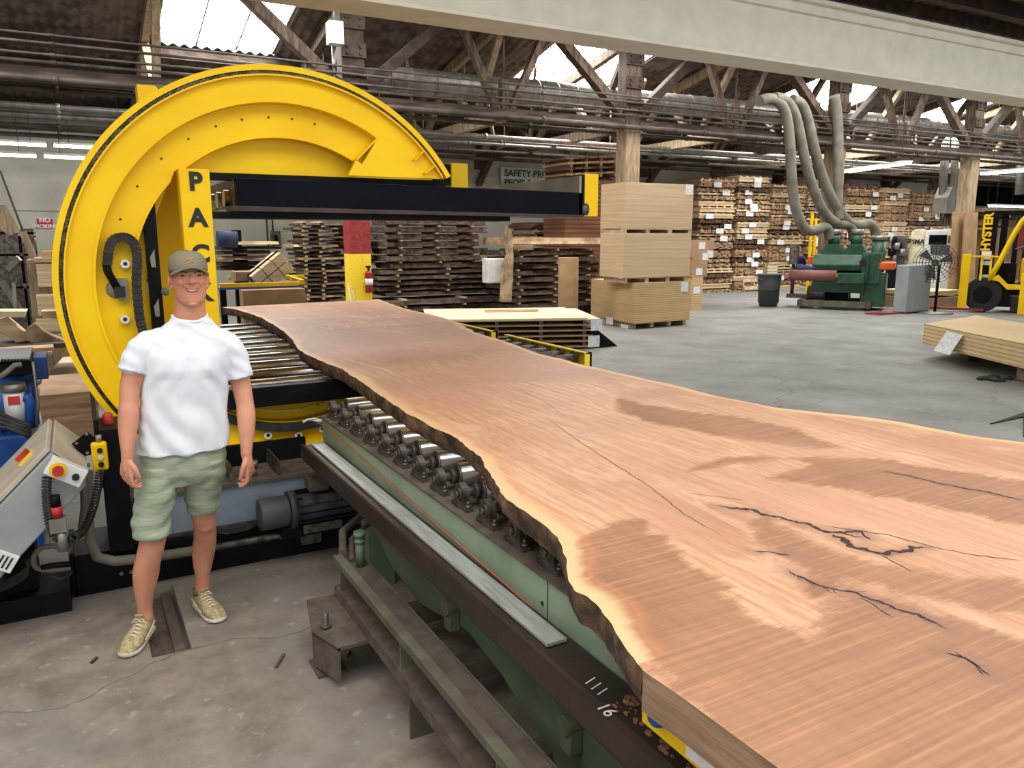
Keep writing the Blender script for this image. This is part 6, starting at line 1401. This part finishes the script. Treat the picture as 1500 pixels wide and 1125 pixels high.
b.ball(hd(0, -.070, -.028), .030, .013, .018)
# neck, shoulders, trunk
b.loft([(.455, 4.02, 1.44, .13, .08), (.462, 4.015, 1.50, .11, .072), (.468, 4.01, 1.545, .075, .064), (.472, 4.003, 1.58, .073, .064), (.475, 4.0, 1.62, .069, .064), (.478, 3.995, 1.68, .066, .064)], n=24)
b.loft([(.395, 4.03, .78, .13, .09), (.40, 4.03, .92, .165, .105), (.42, 4.02, 1.1, .165, .105), (.44, 4.02, 1.3, .17, .11), (.455, 4.02, 1.44, .17, .09)], n=24)
# arms, relaxed beside the body
limb(b, [(.29, 4.02, 1.45, .062), (.235, 4.02, 1.36, .058), (.195, 4.01, 1.27, .049), (.178, 3.99, 1.19, .043), (.170, 3.97, 1.13, .046), (.158, 3.95, 1.05, .040), (.150, 3.93, .98, .029), (.148, 3.925, .945, .027)], n=18)
limb(b, [(.62, 4.02, 1.42, .062), (.665, 4.02, 1.32, .057), (.685, 4.01, 1.22, .048), (.694, 3.99, 1.13, .043), (.693, 3.97, 1.07, .045), (.686, 3.95, .99, .039), (.678, 3.93, .92, .029), (.674, 3.925, .885, .027)], n=18)
# legs
limb(b, [(.30, 4.03, .86, .095), (.262, 4.02, .70, .085), (.232, 4.0, .56, .068), (.222, 3.99, .49, .060), (.198, 4.0, .40, .058), (.182, 4.02, .32, .060), (.170, 4.03, .23, .047), (.166, 4.035, .15, .036), (.162, 4.035, .09, .040)], n=18)
limb(b, [(.47, 4.04, .86, .085), (.475, 4.06, .70, .074), (.472, 4.08, .58, .062), (.478, 4.10, .50, .056), (.478, 4.14, .40, .056), (.470, 4.17, .33, .058), (.462, 4.18, .25, .047), (.456, 4.185, .17, .035), (.452, 4.19, .10, .040)], n=18)
b.ball((.222, 3.955, .485), .040, .022, .04); b.ball((.478, 4.062, .50), .038, .022, .038)
# hands: palm, four unequal bent fingers and a thumb each
def hand(W, s, curl):
    """W wrist point; s=+1 the thumb points to +x (inside), hand hangs down with the back of the hand to the front-outside"""
    ax = Vector((s*.55, -.83, 0)).normalized()          # across the palm, thumb side first
    nr = Vector((s*.83, .55, 0)).normalized()            # palm normal, towards the thigh
    dn = Vector((-s*.10, -.10, -1)).normalized()
    limb(b, [(*(W+Vector((0, 0, .01))), .026), (*(W+dn*.03), .025), (*(W+dn*.055), .023)], n=12, sub=4)
    for t in (-.026, -.009, .009, .026): b.tube([W+dn*.02+ax*t*.7, W+dn*.05+ax*t, W+dn*.088+ax*t*1.12], .0, n=10, radii=[.015, .0145, .0125])
    for k, (t, L1, L2, L3, r) in enumerate(((.031, .040, .026, .021, .0098), (.011, .044, .029, .022, .0102), (-.010, .041, .027, .021, .0096), (-.030, .032, .021, .018, .0086))):
        p = W+dn*.088+ax*t; a = curl+.12*k; pts = [p]; ang = .25+.1*k
        for L_ in (L1, L2, L3):
            d = (dn*math.cos(ang)+nr*math.sin(ang)).normalized(); p = p+d*L_; pts.append(p); ang += a
        rr = [r*1.1, r*1.05, r*.95, r*.78]; limb(b, [(*q, w) for q, w in zip(pts, rr)], n=10, sub=4)
    th = [W+dn*.022+ax*.016, W+dn*.05+ax*.043+nr*.006, W+dn*.083+ax*.052+nr*.018, W+dn*.112+ax*.048+nr*.030]
    limb(b, [(*q, w) for q, w in zip(th, (.015, .0135, .0115, .0088))], n=10, sub=4)
hand(Vector((.146, 3.925, .945)), 1, .62)
hand(Vector((.674, 3.922, .885)), -1, .5)
body = solidify(b, 'body', M['skin'], man, voxel=.0042, smooth=3)
# face details, each laid on the skin where it belongs
from mathutils.bvhtree import BVHTree
_bm = bmesh.new(); _bm.from_mesh(body.data); _bv = BVHTree.FromBMesh(_bm)
def hd(x, y, z):
    h = _bv.ray_cast(HC+Vector((x, -.4, z)), Vector((0, 1, 0)))
    return Vector((HC.x+x, (h[0].y if h[0] else HC.y-.07)+y, HC.z+z))
EZ = .034
for s in (-1, 1):
    e = MB().ball(hd(s*.031, .0045, EZ-.001), .0125, .0075, .0050, n=16, m=10).build('eye', M['eye'], man)
    MB().ball(hd(s*.031+.003, -.0030, EZ+.001), .0020, .0018, .0013, n=8, m=6).build('glint', M['teeth'], e)
    MB().tube([hd(s*.014, -.0005, EZ+.013), hd(s*.030, -.0005, EZ+.0185), hd(s*.047, -.0005, EZ+.0145)], .004, n=8, radii=[.0034, .004, .0026]).build('eyebrow', M['brow'], man)
    MB().tube([hd(s*.016, -.000, EZ+.002), hd(s*.031, -.003, EZ+.0055), hd(s*.046, -.000, EZ+.001)], .0024, n=6).build('eyelid', M['skin'], man)
mo_ = [(-.031, -.0005, -.019), (-.018, -.0015, -.0265), (0, -.0015, -.029), (.018, -.0015, -.0265), (.031, -.0005, -.019)]
lo_ = [(-.031, -.0005, -.019), (-.019, -.0015, -.0345), (0, -.0015, -.0395), (.019, -.0015, -.0345), (.031, -.0005, -.019)]
MB().tube([hd(*p) for p in mo_], .0022, n=8).build('upper_lip', M['lips'], man); MB().tube([hd(*p) for p in lo_], .0030, n=8).build('lower_lip', M['lips'], man)
MB().add([hd(p[0]*.95, p[1]+.0000, p[2]) for p in mo_]+[hd(p[0]*.95, p[1]+.0000, p[2]) for p in lo_], [(i, i+1, 6+i, 5+i) for i in range(4)]).build('teeth', M['teeth'], man, fix=False)
for s in (-1, 1): MB().tube([hd(s*.021, -.000, .002), hd(s*.036, -.000, -.008), hd(s*.040, -.000, -.024)], .0014, n=6).build('smile_line', pm('skin_fold', sr(182,118,96), .6), man)
def hd(x, y, z): return HC+Vector((x, y, z))
hair = MB(); hair.loft([(HC.x, HC.y+.03, HC.z-.02, .076, .068), (HC.x, HC.y+.026, HC.z+.01, .081, .083), (HC.x, HC.y+.02, HC.z+.07, .082, .090)], n=28); hair.build('short_hair', M['brow'], man)
# cap
cp_ = thing('x', (0,0,0), '', ''); bpy.data.objects.remove(cp_)
dome = MB(); rings = []
for k in range(9):
    t = (PI/2)*k/8; rings.append((HC.x, HC.y+.014+.006*math.sin(t), HC.z+.066+.080*math.sin(t), .087*math.cos(t)**.62+.0005, .104*math.cos(t)**.62+.0005))
N = 32; cap = MB(); capb = MB(); vs = []
for cx_, cy_, cz_, hx, hy in rings:
    for i in range(N):
        t = 2*PI*i/N; f = 1 if math.sin(t) < 0 else 1.0; vs.append((cx_+hx*math.cos(t), cy_+hy*math.sin(t), cz_+(.006 if math.sin(t) > 0 else 0)))
fr_, bk_ = [], []
rings.insert(0, (HC.x, HC.y+.014, HC.z+.050, .0865, .1035))
vs = [(cx_+hx*math.cos(2*PI*i/N), cy_+hy*math.sin(2*PI*i/N), cz_) for cx_, cy_, cz_, hx, hy in rings for i in range(N)]
for k in range(9):
    for i in range(N):
        q = (k*N+i, k*N+(i+1) % N, (k+1)*N+(i+1) % N, (k+1)*N+i); t = 2*PI*(i+.5)/N
        (fr_ if math.sin(t) < .18 else bk_).append(q)
c1_ = MB().add(vs, fr_, True).build('cap_front', M['capcloth'], man); c2_ = MB().add(vs, bk_, True).build('cap_back_mesh', M['capmesh'], man)
for o in (c1_, c2_):
    so = o.modifiers.new('S', 'SOLIDIFY'); so.thickness = .003
br = []; nb_ = 20
for j in range(6):
    t = j/5
    for i in range(nb_+1):
        a = PI*(1.06+.88*i/nb_); c, s_ = math.cos(a), math.sin(a)
        x = c*(.087-.004*t); y = s_*(.1035+.058*t*math.sin(PI*i/nb_)**.6)
        z = .066-.026*(c**2)+t*(.010*s_*s_-.008*c*c)-.008*t*t
        br.append(hd(x, .014+y, z))
brm = MB().add(br, [(j*(nb_+1)+i, j*(nb_+1)+i+1, (j+1)*(nb_+1)+i+1, (j+1)*(nb_+1)+i) for j in range(5) for i in range(nb_)], True).build('cap_brim', M['capcloth'], man)
so = brm.modifiers.new('S', 'SOLIDIFY'); so.thickness = .005
MB().ball(hd(0, .02, .147), .007, .007, .004, n=10, m=6).build('cap_button', M['capcloth'], man)
eb = MB()
for (x0, z0, x1, z1) in ((-.018, .096, -.004, .112), (-.004, .112, .004, .102), (.004, .102, .018, .116), (-.012, .116, .0, .104), (0, .104, .014, .092), (-.010, .088, .006, .096)):
    f = lambda x, z: hd(x, .014-.1005*(max(.02, 1-((z-.066)/.080)**2))**.31*math.sqrt(max(0, 1-(x/.087)**2))-.002, z)
    eb.tube([f(x0, z0), f((x0+x1)/2, (z0+z1)/2+.003), f(x1, z1)], .0022, n=6)
eb.build('cap_emblem', M['capgold'], man)
# t-shirt
ts = MB()
ts.loft([(.403, 4.025, .925, .212, .142), (.405, 4.025, .97, .209, .141), (.41, 4.022, 1.05, .204, .134), (.42, 4.02, 1.15, .200, .130), (.432, 4.018, 1.25, .196, .132), (.442, 4.018, 1.33, .198, .135), (.450, 4.02, 1.40, .208, .126), (.455, 4.02, 1.45, .205, .108), (.460, 4.018, 1.49, .172, .092), (.466, 4.014, 1.525, .120, .078), (.470, 4.010, 1.550, .100, .073), (.472, 4.014, 1.568, .082, .066), (.472, 4.022, 1.580, .075, .054)], n=36)
def sleeve(pts): limb(ts, pts[:-1], n=20); a, c = pts[-2], pts[-1]; ts.cyl(a[:3], c[:3], a[3], c[3], n=22)
sleeve([(.33, 4.02, 1.455, .070), (.275, 4.02, 1.435, .072), (.240, 4.018, 1.40, .069), (.218, 4.012, 1.365, .065), (.203, 4.006, 1.325, .064)])
sleeve([(.58, 4.02, 1.445, .070), (.635, 4.02, 1.41, .072), (.662, 4.018, 1.36, .068), (.675, 4.012, 1.305, .064), (.682, 4.006, 1.255, .063)])
def folds(co, n):
    x, y, z = co; d = 0
    msk = max(0, min(1, (.215-abs(x-.43))/.03))*max(0, min(1, (1.47-z)/.06))
    if msk > 0:
        low = max(0, min(1, (1.30-z)/.25))
        d += .0055*low*math.sin((x-.42)*46+(z)*24+3*noise.noise(Vector((x*6, y*6, z*3)))) * (1 if y < 4.02 else .7)
        d += .0035*math.sin(z*52+(x-.42)*70*(1 if x > .42 else -1))*max(0, 1-abs(z-1.28)/.12)*min(1, abs(x-.43)/.1)
        if z < 1.02: d += .004*math.sin(x*60+y*20)*((1.02-z)/.1)
        if y < 4 : d += .007*max(0, 1-((x-.345)/.085)**2)*max(0, 1-((z-1.36)/.07)**2)+.007*max(0, 1-((x-.535)/.085)**2)*max(0, 1-((z-1.35)/.07)**2)
    return d*msk + (1-msk)*.0025*math.sin(z*80+x*50)
shirt = solidify(ts, 't_shirt', M['tee'], man, voxel=.0055, smooth=5, disp=folds)
MB().tube([(.472+.076*math.cos(a), 4.010+.070*math.sin(a), 1.580-.014*abs(math.sin(a))-.016*max(0, -math.sin(a))) for a in [2*PI*i/36 for i in range(37)]], .0062, n=8, flat=1).build('collar', M['tee'], man)
for (x, z, y) in ((.528, 1.13, 3.888), (.515, 1.16, 3.887)): pass
# shorts
sh = MB()
sh.loft([(.395, 4.035, .76, .165, .112), (.392, 4.03, .82, .198, .128), (.397, 4.03, .88, .200, .130), (.402, 4.03, .945, .196, .128)], n=32)
def leg(st):
    ts_ = [(x, y, z, hx, hy) for x, y, z, hx, hy in st]; sh.loft(ts_, n=26)
leg([(.225, 3.995, .525, .086, .094), (.230, 4.0, .60, .090, .098), (.248, 4.01, .68, .094, .104), (.272, 4.02, .77, .098, .112), (.30, 4.03, .86, .098, .118)])
leg([(.470, 4.085, .575, .074, .088), (.474, 4.075, .64, .082, .094), (.480, 4.06, .71, .090, .102), (.486, 4.045, .78, .098, .110), (.490, 4.035, .86, .102, .118)])
def sfold(co, n):
    x, y, z = co
    return .0045*math.sin(z*78+noise.noise(Vector((x*8, y*8, z*4)))*5+(x-.39)*22*(1 if x > .36 else -1))*(.5+.5*noise.noise(Vector((x*9, y*3, z*7)))) + .003*math.sin(z*32+x*14)
shorts = solidify(sh, 'shorts', M['shorts'], man, voxel=.0055, smooth=4, disp=sfold)
MB().tube([(.395, 3.90, .915), (.393, 3.902, .87), (.388, 3.908, .82)], .003, n=6).build('fly_seam', M['shorts'], man)
# shoes
def shoe(toe, heel, nm):
    T, H = Vector(toe), Vector(heel); d = (T-H); L = d.length; d.normalize(); s = Vector((-d.y, d.x, 0))
    R = Matrix(((s.x, d.x, 0, H.x), (s.y, d.y, 0, H.y), (0, 0, 1, 0), (0, 0, 0, 1)))
    def sec(prof): # (along, halfwidth, bottom, top)
        vs = []; n = 14
        for a, w, z0, z1 in prof:
            for i in range(n):
                t = 2*PI*i/n; vs.append(R @ Vector((w*math.copysign(abs(math.cos(t))**.75, math.cos(t)), a*L, (z0+z1)/2+(z1-z0)/2*math.copysign(abs(math.sin(t))**.8, math.sin(t)))))
        m = MB(); m.add(vs, [(k*n+i, k*n+(i+1) % n, (k+1)*n+(i+1) % n, (k+1)*n+i) for k in range(len(prof)-1) for i in range(n)], True); m.add(vs[:n], [tuple(range(n))], True); m.add(vs[-n:], [tuple(range(n))], True); return m
    root = sec([(.0, .022, .02, .07), (.03, .034, .015, .095), (.15, .038, .012, .10), (.30, .040, .012, .098), (.42, .042, .012, .088), (.55, .047, .012, .076), (.70, .050, .012, .064), (.85, .047, .012, .052), (.95, .034, .014, .042), (.99, .018, .018, .034)]).build('sneaker', M['shoe'], man)
    sec([(-.01, .022, .0, .034), (.04, .038, .0, .030), (.2, .040, .0, .026), (.5, .049, .0, .026), (.72, .054, .0, .027), (.88, .050, .0, .030), (.97, .036, .003, .032), (1.01, .018, .008, .028)]).build('white_sole', M['sole'], root)
    MB().ringcyl(R @ Vector((0, .17*L, .085)), R @ Vector((0, .16*L, .118)), .039, .033, 20).build('shoe_collar', M['shoe_dk'], root)
    MB().prism([(-.018, 0), (.018, 0), (.02, .05), (-.02, .05)], 0, .006).build('tongue', M['shoe'], root).matrix_local = R @ Matrix.Translation((0, .30*L, .085)) @ Matrix.Rotation(rad(-20), 4, 'X')
    for k in range(5):
        a = (.36+.075*k)*L; z = .098-.007*k; w = .026
        p0, p1, p2 = R @ Vector((-w, a, z-.012)), R @ Vector((0, a+.006, z+.003)), R @ Vector((w, a, z-.012)); MB().tube([p0, p1, p2], .0042, n=6).build('lace', M['lace'], root)
    for sg in (-1, 1): MB().tube([R @ Vector((0, .36*L, .104)), R @ Vector((sg*.018, .38*L, .112)), R @ Vector((sg*.032, .42*L, .098)), R @ Vector((sg*.014, .39*L, .101))], .003, n=6).build('lace', M['lace'], root)
    for sg in (-1, 1): 
        P = [R @ Vector((sg*w, a*L, z)) for a, w, z in ((.08, .038, .06), (.25, .0415, .045), (.45, .046, .035), (.62, .0505, .036))]; MB().tube(P, .0055, n=8, flat=.7).build('side_stripe', M['sole'], root)
    m = sec([(.86, .0475, .026, .046), (.94, .037, .026, .040), (.995, .02, .026, .034)]).build('toe_cap', M['shoe'], root)
    sec([(.56, .0505, .028, .05), (.66, .0525, .028, .046), (.76, .0525, .028, .040)]).build('suede_overlay', M['shoe_dk'], root)
shoe((.055, 3.83, 0), (.180, 4.085, 0), 'l')
shoe((.505, 3.975, 0), (.430, 4.24, 0), 'r')
# small things on the floor
for (a, b_, c_, l) in ((410, 968, .05, 'short rusty brown stick on the floor right of the man'), (138, 967, .02, 'small dark chip on the floor left of the man'), (512, 958, .02, 'small dark scrap on the floor beside the foot bracket')):
    q = at(a, b_, z=.006); tag(MB().bar((q.x-c_*.6, q.y-c_, .006), (q.x+c_*.6, q.y+c_, .006), .012, .01).build('floor_scrap', M['timber_dk'] if a != 410 else M['board_c']), l, 'scrap')
